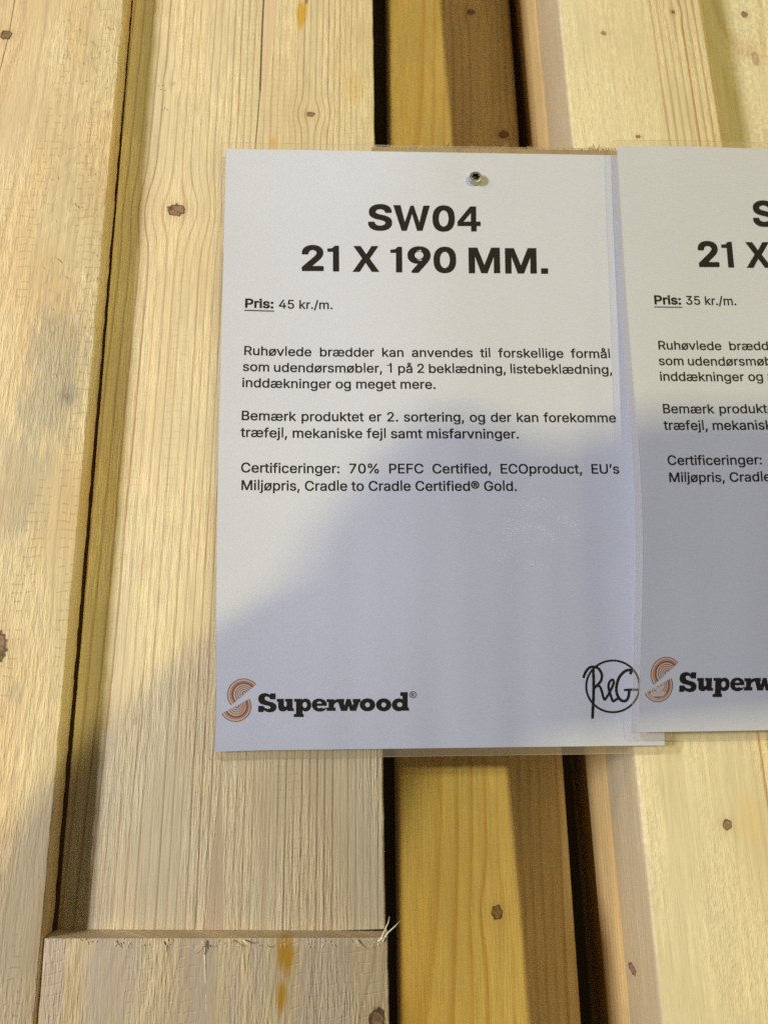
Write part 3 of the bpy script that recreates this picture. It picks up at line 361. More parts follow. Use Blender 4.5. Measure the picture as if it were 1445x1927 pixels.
# ------------------------------------------------------------------ the place: floor, dark backing wall
gm = simple('concrete', (.30, .29, .27), .8, .3, nscale=.01, namp=.2, bumpd=.4)
fl = link('floor', mesh('floor', [(-2500, -2600, FLOOR), (2500, -2600, FLOOR), (2500, 190, FLOOR), (-2500, 190, FLOOR)], [(0, 1, 2, 3)]), gm)
tag(fl, kind='structure')
wm = simple('dark_backing', (.10, .075, .05), .8, .2, nscale=.02, namp=.3, bumpd=.3)  # added behind the gaps; their blackness is put into its colour
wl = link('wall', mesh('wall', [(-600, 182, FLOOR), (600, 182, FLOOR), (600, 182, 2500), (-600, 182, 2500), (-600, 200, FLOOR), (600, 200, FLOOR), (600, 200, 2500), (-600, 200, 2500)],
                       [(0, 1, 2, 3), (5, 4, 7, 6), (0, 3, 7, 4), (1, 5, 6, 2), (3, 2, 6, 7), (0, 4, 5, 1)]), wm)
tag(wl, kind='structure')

# ------------------------------------------------------------------ boards of the left stack
CREAM = (.80, .645, .405)
BLUE = (.36, .35, .33)
AMBER = (.74, .42, .06)
T = 12.5
def m_left(xc, z0):
    return wood('rough_wood_left', xc, z0, light=(.81, .675, .445), late=(.56, .46, .28), sp=3.4, pith=(-215, 60), slope=.035, latec=.40,
                fuzz=.10, fx=.85, fz=.10, fine=.10, kerf=(.14, 4.3, .53, .62, .40), diag=(.40, 11.0, -172, 0, 1440, 1700), seed=1.3,
                knots=((-194.4, 1666, 3.2, 3.0, 1.0), (-163.0, 1325, 5.0, 7.4, 1.0), (-141.5, 1448, 1.1, 1.5, .35)),
                stains=((-148, 1462, 22, 56, BLUE, .50, 1.1), (-160, 1405, 15, 42, BLUE, .38, 1.2), (-141, 1449, 5, 8, (.26, .26, .25), .45, 1.2), (-152, 1305, 6, 8, BLUE, .35, 1.0),
                        (-186, 1630, 16, 70, (.80, .60, .40), .35, .8)),
                cracks=((-191.8, 1720, -193.0, 1668, .28), (-193.2, 1664, -198.0, 1610, .28)),
                pink=(1.0, .90, .82), pinkf=.75, rough=.6, remap=(1.013, 1.013, -.8))
L1 = board('rough_board', -278.5, -133.1, -T, 0, FLOOR, 2400, m_left, bevel=1.0, jitter=.35, seed=1, roll=0.5)
L1.location.x += -0.0148
tag(L1, 'pale rough-sawn board along the left edge, with blue-grey stain and two dark knots', 'board', 'rough-sawn boards of the left stack')

def m_mid(xc, z0):
    return wood('rough_wood_middle', xc, z0, light=(.81, .69, .455), late=(.50, .34, .19), sp=2.9, pith=(-200, 120), slope=.012, latec=.72, latek=.36, warp=4, ringb=.10,
                fuzz=.085, fx=1.0, fz=.07, fine=.085, kerf=(.05, 3.6, .52, .66, .25), seed=4.1,
                knots=((-98.0, 1565.4, 4.6, 3.6, 1.0), (-23.8, 1630.4, 2.3, 1.7, .95), (-104, 1650, 1.2, 1.2, .25), (-103, 1290, 1.3, 1.5, .14)),
                stains=((-30, 1703, 4.6, 13, AMBER, .95, .9), (-45.5, 1610, 2.6, 6, AMBER, .6, .6), (-27, 1713, 1.4, 4, (.35, .12, .03), .8, .3),
                        (2, 1650, 9, 16, (.82, .58, .22), .38, 1.2), (6, 1690, 5, 12, (.70, .52, .30), .4, 1.2)),
                cracks=((-52.6, 1730, -53.6, 1646, .62), (-53.6, 1646, -56.0, 1590, .36)),
                flames=((-62.5, 1272, 1180, 6.5, (.66, .50, .33)), (-50.5, 1625, 1740, 9.0, (.78, .60, .41)), (-41, 1300, 1120, 2.2, (.70, .53, .34))),
                pins=((-112.5, 1648.5), (-111, 1646.0), (-110, 1648.8), (-108.6, 1645.4), (-109.5, 1632), (-108, 1633), (-106.6, 1632)), pink=(1.0, .93, .84), pinkf=.5)
B2 = board('rough_board', -131.6, 13.4, 0, 21, FLOOR, 2400, m_mid, bevel=.9, jitter=.22, seed=2, roll=.35)
B2.location.x += -.0108
tag(B2, 'pale rough-sawn board behind the left side of the SW04 sign, cracked, brown-knotted', 'board', 'rough-sawn boards of the left stack')

def m_end(xc, z0):
    return wood('rough_wood_cut', xc, z0, light=(.77, .62, .37), late=(.52, .37, .20), sp=3.0, pith=(-170, 70), slope=.20, latec=.45,
                fuzz=.12, fx=.8, fz=.08, fine=.11, kerf=(.15, 4.1, .44, .54, .45, (.84, .74, .56)), seed=8.2, grey=(.64, .53, .41),
                knots=((7.0, 1169.5, 3.2, 4.0, 1.0),),
                stains=((-31.0, 1194, 5.0, 13, (.60, .32, .02), .97, .9), (-32.6, 1180, 3.2, 9.0, (.60, .32, .02), .95, .9), (-110, 1182, 6, 22, (.72, .64, .50), .8, .6),
                        (-120, 1178, 30, 22, (.72, .52, .26), .45, .8)),
                cracks=((-20, 1199, -18, 1150, .12),), pink=(.96, .92, .90), pinkf=.6, rough=.6, remap=(1.0185, 1.0185, 0))
P = board('sawn_off_board', -133.6, 12.2, -T, -.3, FLOOR, 1199.8, m_end, bevel=.7, jitter=.25, seed=3, ztop=-5.0, capjit=1.2)
tag(P, 'sawn-off rough board with a splintered upper end and an amber resin streak, at the bottom', 'board', 'rough-sawn boards of the left stack')

fibre = simple('wood_fibre', (.95, .86, .64), .6, .3, nscale=.5, namp=.1)
def fray(path, r0=.30, r1=.08):
    v, f = tube(path, r0, r1)
    return v, f
def child(o, name, vf, mat, smooth=True, kind=None):
    """part in world mm, parented to o (o has no scale)"""
    me = mesh(name, vf[0], vf[1], smooth)
    c = link(name, me, mat, o)
    c.matrix_parent_inverse = o.matrix_basis.inverted()
    if kind: c['kind'] = kind
    return c
def ptop(x): return 1201.4 + (x + 132)*(-5.0/144)
big = [((9, 1198), [(0, 0, 0), (2.0, -.6, 4.5), (4.6, -1.2, 9.5), (5.2, -1.6, 12.5)], .55), ((10, 1198), [(0, 0, 0), (3.2, -.5, 4.5), (6.0, -1.5, 7.0), (10.0, -2, 10.5)], .6),
       ((8, 1198), [(0, 0, 0), (2.4, -1, 1.8), (5.2, -1.6, 2.6)], .45),
       ((-66, 1201), [(0, -.6, 0), (-.8, -1.5, -3), (-2.8, -2.2, -5), (-3.8, -2.2, -3.2), (-2.2, -2, -1.6), (1.5, -2, -2.2)], .38),
       ((-66, 1200), [(0, .3, 0), (.5, .42, -9), (1.2, .42, -18), (2.1, .42, -32), (2.8, .42, -46)], .62),
       ((-84, 1201), [(0, -.5, 0), (.3, -1.3, -2.2), (-.7, -1.7, -4.0)], .36), ((-54, 1200.5), [(0, -.5, 0), (1.5, -1.6, -1.7), (3.4, -1.8, -2.2)], .40),
       ((-49.5, 1200.5), [(0, -.5, 0), (1.8, -1.6, -1.0), (3.6, -2.0, -.8)], .45), ((-104, 1202), [(0, -.4, 0), (.5, -1, -1.6), (1.2, -1.4, -2.4)], .28), ((-1, 1199), [(0, -.4, 0), (.8, -1.3, -2.2), (2.2, -1.6, -3.4)], .34)]
big = [((q[0], q[1]-1.4), [(a*.8, b*.8, c*.8) for a, b, c in pts] if q[0] > 5 else pts, rr*.8) for q, pts, rr in big]
for (bx, bz), pts, rr in big:
    child(P, 'splinter', fray([(bx+a, -T-.2+b, bz+c) for a, b, c in pts], rr, .12), fibre)
sm = []
rnd = random.Random(5)
for i in range(110):
    bx = rnd.uniform(-120, 11)
    if mnoise.noise(Vector((bx*.09, 3.0, 1.0))) < -.05: continue
    bz = ptop(bx) - rnd.uniform(0, 1.2)
    L = rnd.uniform(.7, 2.4); a = rnd.uniform(-1.3, 1.3)
    up = rnd.choice((1, -1, -1)) if bx < -20 else rnd.choice((1, -1))
    sm.append(fray([(bx, -T+.3, bz), (bx+a*L*.4, -T-.1-rnd.random()*.2, bz+up*L*.45), (bx+a*L*.7, -T-.2-rnd.random()*.35, bz+up*L*.8)], rnd.uniform(.12, .32), .06))
child(P, 'frayed_fibres', join(sm), fibre, kind='stuff')

def m_plain(nm, sd, light=(.72, .55, .30)):
    def f(xc, z0):
        return wood(nm, xc, z0, light=light, late=(.60, .38, .18), sp=3.2, pith=(xc-60, 70), latec=.5, fuzz=.12, fx=.7, fz=.1, seed=sd)
    return f
_hid = simple('hidden_layer_wood', (.70, .53, .29), .65, .3, nscale=.05, namp=.15)
hid = lambda xc, z0: _hid
o = board('rough_board', -281, -137.2, .4, 21, FLOOR, 2400, hid, bevel=1, seed=5, fine=(9e9, 9e9, 3), roll=.5)
o.location.x += -.0148
tag(o, 'board lying directly behind the stained board at the left edge', 'board', 'rough-sawn boards of the left stack')
for k, (a, b, txt) in enumerate(((-130, 12.5, 'second board from the front, behind the cracked board with the brown knot'), (-131, 11.5, 'third board from the front, behind the cracked board with the brown knot'), (-129.5, 12.2, 'fourth board from the front, behind the cracked board with the brown knot'))):
    o = board('rough_board', a, b, 21.3+k*21.3, 42.3+k*21.3, FLOOR, 2400, hid, bevel=1, seed=6+k, fine=(9e9, 9e9, 3))
    tag(o, txt, 'board', 'rough-sawn boards of the left stack')

# ------------------------------------------------------------------ recessed timber in the gap
def mk(px_, pz_): return px_ - .01364*(pz_ - FLOOR)
def m_gap(xc, z0):
    return wood('planed_yellow_wood', xc, z0, light=(.90, .715, .33), late=(.70, .44, .15), sp=3.6, pith=(mk(30, 1400), 60), slope=.016, latec=.75, latek=.5, warp=9,
                fuzz=.05, fx=.9, fz=.05, fine=.05, ringb=.02, seed=3.3, rough=.5,
                knots=((mk(76.3, 1181.9), 1182, 2.9, 3.5, 1.0), (mk(114.8, 1706), 1706, 3.9, 3.0, 1.0), (mk(96.5, 1823), 1823, 3.2, 2.5, 1.0)), pinkf=.2)
M = board('planed_timber', 51.8-49.5, 51.8+47.5, 28.6, 73.6, FLOOR, 2400, m_gap, bevel=3.2, seed=9, roll=.7815, lean=-2.08)
tag(M, 'yellow planed timber set back in the dark gap between the two stacks', 'timber')

# ------------------------------------------------------------------ right stack
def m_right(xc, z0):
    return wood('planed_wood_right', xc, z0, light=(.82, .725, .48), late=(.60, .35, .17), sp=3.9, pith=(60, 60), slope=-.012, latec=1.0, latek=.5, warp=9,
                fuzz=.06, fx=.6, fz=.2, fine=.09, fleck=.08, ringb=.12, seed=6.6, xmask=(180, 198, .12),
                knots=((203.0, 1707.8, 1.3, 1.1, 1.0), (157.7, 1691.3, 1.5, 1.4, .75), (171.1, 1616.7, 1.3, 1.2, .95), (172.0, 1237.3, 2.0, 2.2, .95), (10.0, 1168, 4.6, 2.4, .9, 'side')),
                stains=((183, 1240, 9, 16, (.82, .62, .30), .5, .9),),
                pink=(1.0, .94, .86), pinkf=.3, rough=.5, side_shade=(.74, .70, .72))
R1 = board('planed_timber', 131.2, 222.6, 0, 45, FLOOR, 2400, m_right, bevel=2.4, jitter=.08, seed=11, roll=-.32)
R1.location.x += .0095
tag(R1, 'pale front timber of the right stack, fine-fleeced, with reddish grain lines along its right half', 'timber', 'timbers of the right stack')
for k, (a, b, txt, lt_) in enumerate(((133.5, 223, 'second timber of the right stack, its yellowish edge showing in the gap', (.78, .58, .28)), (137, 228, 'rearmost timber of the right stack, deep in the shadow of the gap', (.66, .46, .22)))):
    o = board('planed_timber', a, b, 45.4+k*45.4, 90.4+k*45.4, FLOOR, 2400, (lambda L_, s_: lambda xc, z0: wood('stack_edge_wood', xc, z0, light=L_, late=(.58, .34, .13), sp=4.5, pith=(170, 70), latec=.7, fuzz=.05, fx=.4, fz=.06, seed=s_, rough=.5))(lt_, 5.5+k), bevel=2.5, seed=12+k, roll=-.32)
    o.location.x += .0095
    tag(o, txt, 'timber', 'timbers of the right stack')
def m_far(xc, z0):
    return wood('planed_wood_far', xc, z0, light=(.80, .72, .49), late=(.66, .48, .27), sp=5.5, pith=(250, 40), slope=.05, latec=.45, latek=.6, warp=26, fuzz=.10, fx=.45, fz=.3, fine=.08,
                fleck=.15, seed=9.4, knots=((261.0, 1728, 2.3, 2.4, .9), (263, 1693, 2.2, 5.0, .35)), rough=.52, pinkf=.3)
R2 = board('planed_timber', 224.2, 318, 19, 64, FLOOR, 2400, m_far, bevel=2.0, seed=15, roll=-.32)
R2.location.x += .0095
tag(R2, 'timber at the far right edge, set back beside the reddish-lined timber, with small knots', 'timber', 'timbers of the right stack')

# ------------------------------------------------------------------ backing board behind the signs
def m_back(xc, z0):
    return wood('backing_wood', xc, z0, light=(.36, .25, .13), late=(.26, .16, .07), sp=2.5, pith=(xc, 90), latec=.6, fuzz=.3, fx=.8, fz=.6, seed=2.9)
BK = board('backing_board', 12, 168, -12.6, -.6, 1566, 1596.8, m_back, bevel=.6, seed=21, ztop=-1.2, fine=(9e9, 9e9, 3))
tag(BK, 'brown board fixed behind the tops of the signs, only its frayed sawn edge showing', 'board')
frm = simple('torn_fibre', (.42, .29, .14), .7, .2, nscale=.6, namp=.35)
sm = []
for i in range(640):
    bx = rnd.uniform(14, 150); dens = .45 + .55*min(1, max(0, (bx-35)/25))
    if rnd.random() > dens: continue
    clump = mnoise.noise(Vector((bx*.12, 1.0, 2.0)))
    L = max(.6, (1.6 + 4.2*max(0, clump)) * rnd.uniform(.4, 1.5))
    if 82 < bx < 90 and rnd.random() < .5: L *= 1.9
    a = rnd.uniform(-1.1, 1.1); yy = rnd.uniform(-12.6, -7)
    sm.append(fray([(bx, yy, 1595.8), (bx+a*L*.3, yy-.3, 1596.4+L*.5), (bx+a*L*.8, yy-.8*rnd.random(), 1596.6+L)], rnd.uniform(.22, .55), .10))
child(BK, 'frayed_edge', join(sm), frm, kind='stuff')

# ------------------------------------------------------------------ sign surfaces
P00 = np.array([-65.6, -28.8, 1582.1]); PU = np.array([1.0, -.0010, -.0111]); PV = np.array([.00205, .0794, -1.0299])
def S1b(u, v):
    vv = min(max(v/297, 0), 1)
    b = 6.0*math.sin(math.pi*vv**1.6)
    b += .30*math.sin(u*.16 + .6*math.sin(v*.03))*max(0, vv-.55)/.45 + .10*math.sin(u*.31+1.0+v*.012)*vv
    b += .35*math.sin(v*.045+u*.018)*vv*(1-vv)*2
    cu = max(0, (30-u)/30)*max(0, (v-272)/25)
    return b + 5.0*cu*cu + 1.5*math.exp(-((u-2)/25)**2)*math.sin(math.pi*vv)
def onto(p, y1):
    k = (y1 + 368.0)/(p[1] + 368.0)
    return (p[0]*k, y1, 1300.0 + (p[2]-1300.0)*k)
def S1(u, v, off=0.0):
    """the sheet lies on the boards at its left and is lifted by the backing board at its upper right"""
    p = (-65.6 + u + .00205*v, -28.8 - .001*u + .0794*v - S1b(u, v), 1582.1 - .0111*u - 1.0299*v)
    t = min(max((u+4)/125, 0), 1); t = t*t*(3-2*t)
    q = onto(p, -2.2 - .6*max(0, 1-v/297) + (p[1]+2.2)*(.10 + .52*t))
    return (q[0], q[1]-off, q[2]-off*.07)
VT = [-5, 0, 87, 112, 145, 179, 215, 250, 297, 303]
YT = [-32.2, -32.0, -30.8, -31.5, -32.5, -32.6, -29.2, -22.3, -9.0, -7.3]
ZT = [1588.1, 1583.0, 1491, 1465.6, 1431.5, 1396.5, 1362.3, 1330.5, 1280.2, 1274]
def cr(tab, v):
    i = max(0, min(len(VT)-2, sum(1 for q in VT if q <= v)-1))
    t = (v-VT[i])/(VT[i+1]-VT[i])
    def sl(k):
        k0, k1 = max(0, k-1), min(len(VT)-1, k+1)
        return (tab[k1]-tab[k0])/(VT[k1]-VT[k0])
    h = VT[i+1]-VT[i]
    return (tab[i]*(2*t**3-3*t**2+1) + tab[i+1]*(-2*t**3+3*t**2) + h*sl(i)*(t**3-2*t**2+t) + h*sl(i+1)*(t**3-t**2))
def S2(u, v, off=0.0):
    x = 142.85 - 11.2*v/297 + u*.97
    b = .5*math.sin(u*.05+v*.02) + .12*math.sin(u*.2+1+v*.01)*v/297
    y = cr(YT, v) - b*(min(max(u, 0), 30)/30)
    yl = y*.64 - 3.0
    uu = max(u, 0.0); gq = .34*uu/80 if uu < 80 else .34 + .60*(1-math.exp(-(uu-80)*.34/.60/80))
    q = onto((x, y, cr(ZT, v) - .006*u), yl + max(0.0, -yl-3.0)*gq)
    return (q[0], q[1]-off, q[2]-off*.05)
def p2uv(px_, py_):
    """the point of the first sign that the photograph shows at pixel (px_, py_), as (u, v) mm"""
    a_, b_ = (px_-CX)/FPX, (py_-CY)/FPX
    r = Vector((AX_R[0]*a_ + AX_D[0]*b_ + AX_F[0], AX_R[1]*a_ + AX_D[1]*b_ + AX_F[1], AX_R[2]*a_ + AX_D[2]*b_ + AX_F[2]))
    M3 = Matrix(((1.0, .00205, -r.x), (-.001, .0794, -r.y), (-.0111, -1.0299, -r.z))).inverted()
    bulge = 0.0
    for _ in range(3):
        s_ = M3 @ Vector((CAM[0] + 65.6, CAM[1] + 28.8 + bulge, CAM[2] - 1582.1))
        bulge = S1b(s_.x, s_.y)
    return s_.x, s_.y

# ------------------------------------------------------------------ sign materials
def paper_mat():
    g = Graph('printed_paper')
    x, y, z = g.coords()
    n = g.noise(x*.9, y*.9, z*.9, 3, .6); n2 = g.noise(x*.02, y*.02, z*.02, 2)
    col = g.mix((.765, .81, .975), g.grey(.93 + n*.09 + n2*.05), 1.0, 'MULTIPLY')
    g.principled(col, .75, None, .2)
    return g.mat
def film_mat(name='laminate_film', haze=.018, tint=(.86, .82, .74, 1)):
    g = Graph(name)
    x, y, z = g.coords()
    wav = g.noise(x*.022, y*.02, z*.03, 2, .5)*1.6 + g.noise(x*.7, y*.6, z*.7, 3, .6)*.030
    nrm = g.bump(wav)
    nt = g.nt
    tr = nt.nodes.new('ShaderNodeBsdfTransparent'); tr.inputs[0].default_value = (.965, .96, .95, 1)
    df = nt.nodes.new('ShaderNodeBsdfDiffuse'); df.inputs[0].default_value = tint
    gl = nt.nodes.new('ShaderNodeBsdfGlossy'); gl.inputs['Roughness'].default_value = .12
    nt.links.new(nrm.s, gl.inputs['Normal'])
    lw = nt.nodes.new('ShaderNodeLayerWeight'); lw.inputs[0].default_value = .5
    fres = g.m('POWER', V(g, lw.outputs['Facing']), 5.0)*.9 + .05      # the same from both sides
    m1 = nt.nodes.new('ShaderNodeMixShader'); m1.inputs[0].default_value = haze
    nt.links.new(tr.outputs[0], m1.inputs[1]); nt.links.new(df.outputs[0], m1.inputs[2])
    m2 = nt.nodes.new('ShaderNodeMixShader')
    nt.links.new(fres.s, m2.inputs[0]); nt.links.new(m1.outputs[0], m2.inputs[1]); nt.links.new(gl.outputs[0], m2.inputs[2])
    nt.links.new(m2.outputs[0], g.out.inputs[0])
    return g.mat
PAPER, FILM = paper_mat(), film_mat()
BORDER = film_mat('fused_laminate_border', .20, (.84, .70, .47, 1))     # film on film beyond the paper, slightly milky
EDGE = simple('cut_plastic_edge', (.62, .57, .46), .35, .5)
INK = simple('black_ink', (.010, .009, .008), .7, .15, nscale=1.2, namp=.25)
COPPER = simple('copper_ink', (.42, .125, .03), .7, .25)
PEACH = simple('pale_copper_ink', (.72, .66, .66), .7, .25)

def sheet(S, u0, u1, v0, v1, nu, nv, off, rad=0.0):
    """grid on the sign surface, its corners rounded by rad"""
    vs_, fs = [], []
    for j in range(nv+1):
        for i in range(nu+1):
            u = u0 + (u1-u0)*i/nu; v = v0 + (v1-v0)*j/nv
            if rad:
                for cu_, su in ((u0+rad, -1), (u1-rad, 1)):
                    for cv_, sv in ((v0+rad, -1), (v1-rad, 1)):
                        if (u-cu_)*su > 0 and (v-cv_)*sv > 0:
                            du, dv = u-cu_, v-cv_
                            mx = max(abs(du), abs(dv)); l_ = math.hypot(du, dv)
                            u, v = cu_ + du*mx/l_, cv_ + dv*mx/l_
            vs_.append(tuple(S(u, v, off)))
    for j in range(nv):
        for i in range(nu):
            a = j*(nu+1)+i
            fs.append((a, a+nu+1, a+nu+2, a+1))
    return vs_, fs
NCOL, NROW = 56 + 10 - 1, 78 + 10 - 1              # faces across and down; five narrow ones at each rim
def sheet_r(S, u0, u1, v0, v1, off, rad):
    """like sheet, with narrow columns and rows at the rim so that the rounded corners stay round"""
    def axis(a, b, n):
        e = [a + rad*(1-math.cos(math.pi/2*k/5)) for k in range(6)]
        return e[:-1] + list(np.linspace(a+rad, b-rad, n)) + [b - (t-a) for t in reversed(e[:-1])]
    us, vv = axis(u0, u1, 56), axis(v0, v1, 78)
    vs_, fs = [], []
    for v in vv:
        for u in us:
            U, W = u, v
            for cu_, su in ((u0+rad, -1), (u1-rad, 1)):
                for cv_, sv in ((v0+rad, -1), (v1-rad, 1)):
                    if (u-cu_)*su > 0 and (v-cv_)*sv > 0:
                        du, dv = u-cu_, v-cv_
                        mx = max(abs(du), abs(dv)); l_ = math.hypot(du, dv)
                        U, W = cu_ + du*mx/l_, cv_ + dv*mx/l_
            vs_.append(tuple(S(U, W, off)))
    n = len(us)
    for j in range(len(vv)-1):
        for i in range(n-1):
            a = j*n+i
            fs.append((a, a+n, a+n+1, a+1))
    return vs_, fs

# ------------------------------------------------------------------ lettering
GL = json.loads(GLYPHS)
# two plain glyphs drawn by hand: a flagged 1 and a straight l
GL['b']['1'] = [430, [[60, 452, 175, 452, 238, 560, 300, 560, 300, 0, 218, 0, 218, 400, 60, 400]]]
GL['b']['l'] = [175, [[52, 0, 52, 560, 128, 560, 128, 0]]]
HEAD = {
 'W': ([(265,58),(317,58),(348,182),(388,62),(412,62),(452,185),(480,62),(527,62),(475,246),(435,246),(400,122),(362,246),(325,246)], []),
 '4': ([(815,72),(858,72),(858,180),(890,180),(890,212),(862,212),(862,250),(822,250),(822,212),(725,212),(725,180)], [(820,120),(820,180),(768,180)]),
 '1': ([(245,378),(280,375),(297,358),(328,358),(330,543),(285,543),(285,402),(245,402)], []),
 'X': ([(478,367),(503,367),(522,395),(540,367),(564,367),(534,410),(567,455),(541,455),(520,424),(500,455),(475,455),(508,409)], []),
 'M': ([(803,365),(865,365),(915,490),(962,365),(1022,365),(1026,550),(981,550),(981,432),(937,550),(893,550),(849,428),(850,550),(806,550)], []),
 '.': ([(0,0),(10,0),(10,10),(0,10)], []),
}
def glyph_norm(ch):
    """contours of a heading glyph in its own box 0..1 (v down)"""
    if ch in HEAD:
        o_, h_ = HEAD[ch]; cs = [o_] + ([h_] if h_ else [])
    else:
        cs = [[(c[i], -c[i+1]) for i in range(0, len(c), 2)] for c in GL['h'][ch][1]]
    xs = [p[0] for c in cs for p in c]; ys = [p[1] for c in cs for p in c]
    x0, x1, y0, y1 = min(xs), max(xs), min(ys), max(ys)
    return [[((p[0]-x0)/(x1-x0), (p[1]-y0)/(y1-y0)) for p in c] for c in cs]
class Print:
    """flat print on a sign: polygons in the sign's own (u, v) mm"""
    def __init__(s, S, off): s.S, s.off, s.v, s.f, s.n = S, off, [], [], 0
    def poly(s, contours):
        if len(contours) > 1:                           # each outer contour with the holes that lie in it
            ar = [sum(c[i-1][0]*c[i][1] - c[i][0]*c[i-1][1] for i in range(len(c))) for c in contours]
            big_ = max(range(len(ar)), key=lambda i: abs(ar[i])); sg = ar[big_]
            outs = [i for i in range(len(ar)) if i == big_ or (ar[i]*sg > 0 and not s.handmade)]
            if len(outs) > 1:
                def has(c, p):
                    r_ = False
                    for i in range(len(c)):
                        (x0, y0), (x1, y1) = c[i-1], c[i]
                        if (y0 > p[1]) != (y1 > p[1]) and p[0] < (x1-x0)*(p[1]-y0)/(y1-y0) + x0: r_ = not r_
                    return r_
                for i in outs:
                    s.poly1([contours[i]] + [contours[j] for j in range(len(ar)) if j not in outs and has(contours[i], contours[j][0])])
                return
        s.poly1(contours)
    handmade = False
    def poly1(s, contours):
        pts = [Vector((p[0], -p[1], 0)) for c in contours for p in c]
        tris = tessellate_polygon([[Vector((p[0], -p[1], 0)) for p in c] for c in contours])
        o_ = len(s.v); lift = s.off + (s.n % 4)*.006; s.n += 1
        s.v += [tuple(s.S(p.x, -p.y, lift)) for p in pts]
        for t in tris:
            a, b, c = (pts[i] for i in t)
            if (b-a).cross(c-a).z < 0: t = (t[0], t[2], t[1])
            s.f.append(tuple(i+o_ for i in t))
    def build(s, name, mat, parent):
        return child(parent, name, (s.v, s.f), mat, False)

def text_line(pr, txt, u0, u1, v, cap=4.7, font='b', justify=False, fixed=None):
    """one line of text from u0 to u1; words spread out when justified. Returns x scale used"""
    capu = 560.0 if font == 'b' else 575.0
    k = cap/CAPU
    def adv(ch): return (GL[font].get(ch) or GL['b'][ch])[0]
    nat = sum(adv(c) for c in txt)*k
    if justify:
        kx = fixed; nsp = txt.count(' ')
        extra = (u1-u0 - nat*kx)/nsp
    else:
        kx = (u1-u0)/nat if fixed is None else fixed; extra = 0
    u = u0
    for ch in txt:
        gph = GL[font].get(ch) or GL['b'][ch]
        cs = [[(u + c[i]*k*kx, v - c[i+1]*k) for i in range(0, len(c), 2)] for c in gph[1]]
        if cs:
            # each outer contour with the holes that lie in it
            pr.poly(cs)
        u += gph[0]*k*kx + (extra if ch == ' ' else 0)
    return u
CAPU = max(GL['b']['E'][1][0][1::2])

def ell(cx, cy, rx, ry, n=40, a0=0, a1=360, close=True):
    return [(cx + rx*math.cos(math.radians(a0+(a1-a0)*i/n)), cy + ry*math.sin(math.radians(a0+(a1-a0)*i/n))) for i in range(n if close else n+1)]
def arcband(cx, cy, r0, r1, a0, a1, n=28, sq=1.0):
    return ell(cx, cy, r1, r1*sq, n, a0, a1, False) + ell(cx, cy, r0, r0*sq, n, a1, a0, False)
def ribbon(pts, wd):
    P_ = [Vector(p) for p in pts]
    Q = []
    for i in range(len(P_)-1):
        p0, p1, p2, p3 = P_[max(i-1, 0)], P_[i], P_[i+1], P_[min(i+2, len(P_)-1)]
        for k in range(6):
            t = k/6
            Q.append(.5*((2*p1) + (p2-p0)*t + (2*p0-5*p1+4*p2-p3)*t*t + (3*p1-p0-3*p2+p3)*t**3))
    Q.append(P_[-1])
    L, R = [], []
    for i, p in enumerate(Q):
        d = (Q[min(i+1, len(Q)-1)] - Q[max(i-1, 0)]).normalized()
        n_ = Vector((-d.y, d.x))*wd/2*(1 + .10*math.sin(i*2.1))
        L.append(p+n_); R.append(p-n_)
    return [[tuple(L[i]), tuple(L[i+1]), tuple(R[i+1]), tuple(R[i])] for i in range(len(Q)-1)]

def zoomer(x0, y0, k): return lambda p: p2uv(x0 + p[0]/k, y0 + p[1]/k)
ZA, ZB, ZC, ZD = zoomer(390, 1220, 3.284), zoomer(600, 1280, 7.225), zoomer(400, 1230, 7.225), zoomer(1080, 1225, 10.32)

HEAD1 = [('S',692.4,737.8,384,434.6),('W',739.7,808.6,386,434.5),('0',813.5,855.4,386.5,436.2),('4',860.6,904,388.5,435.7)]
HEAD2 = [('2',567.8,609.3,461,510.3),('1',616.0,638.3,462.5,511),('X',663,714,463,511.8),('1',734.4,756.8,464.5,512.8),('9',766.5,810,463.5,513.7),('0',815.4,858,464.3,514.3),
         ('M',881,940.9,466,514.4),('M',949.5,1009.6,467,515),('.',1017.6,1030.8,505,515.4)]
def heading(pr, rows, du=0.0, dv=0.0):
    for ch, l, r, t, b in rows:
        pr.poly([[(lambda q: (q[0]+du, q[1]+dv))(p2uv(l+(r-l)*a, t+(b-t)*c)) for a, c in ct] for ct in glyph_norm(ch)])

BODY = [("Ruhøvlede brædder kan anvendes til forskellige formål", 11.1, 196.5, 113.0, True), ("som udendørsmøbler, 1 på 2 beklædning, listebeklædning,", 10.8, 196.8, 121.3, True), ("inddækninger og meget mere.", 10.6, 106.9, 129.5, False),
        ("Bemærk produktet er 2. sortering, og der kan forekomme", 10.5, 196.5, 146.1, True), ("træfejl, mekaniske fejl samt misfarvninger.", 10.6, 147.3, 154.4, False),
        ("Certificeringer: 70% PEFC Certified, ECOproduct, EU’s", 10.8, 196.0, 171.6, True), ("Miljøpris, Cradle to Cradle Certified® Gold.", 10.9, 144.9, 180.0, False)]

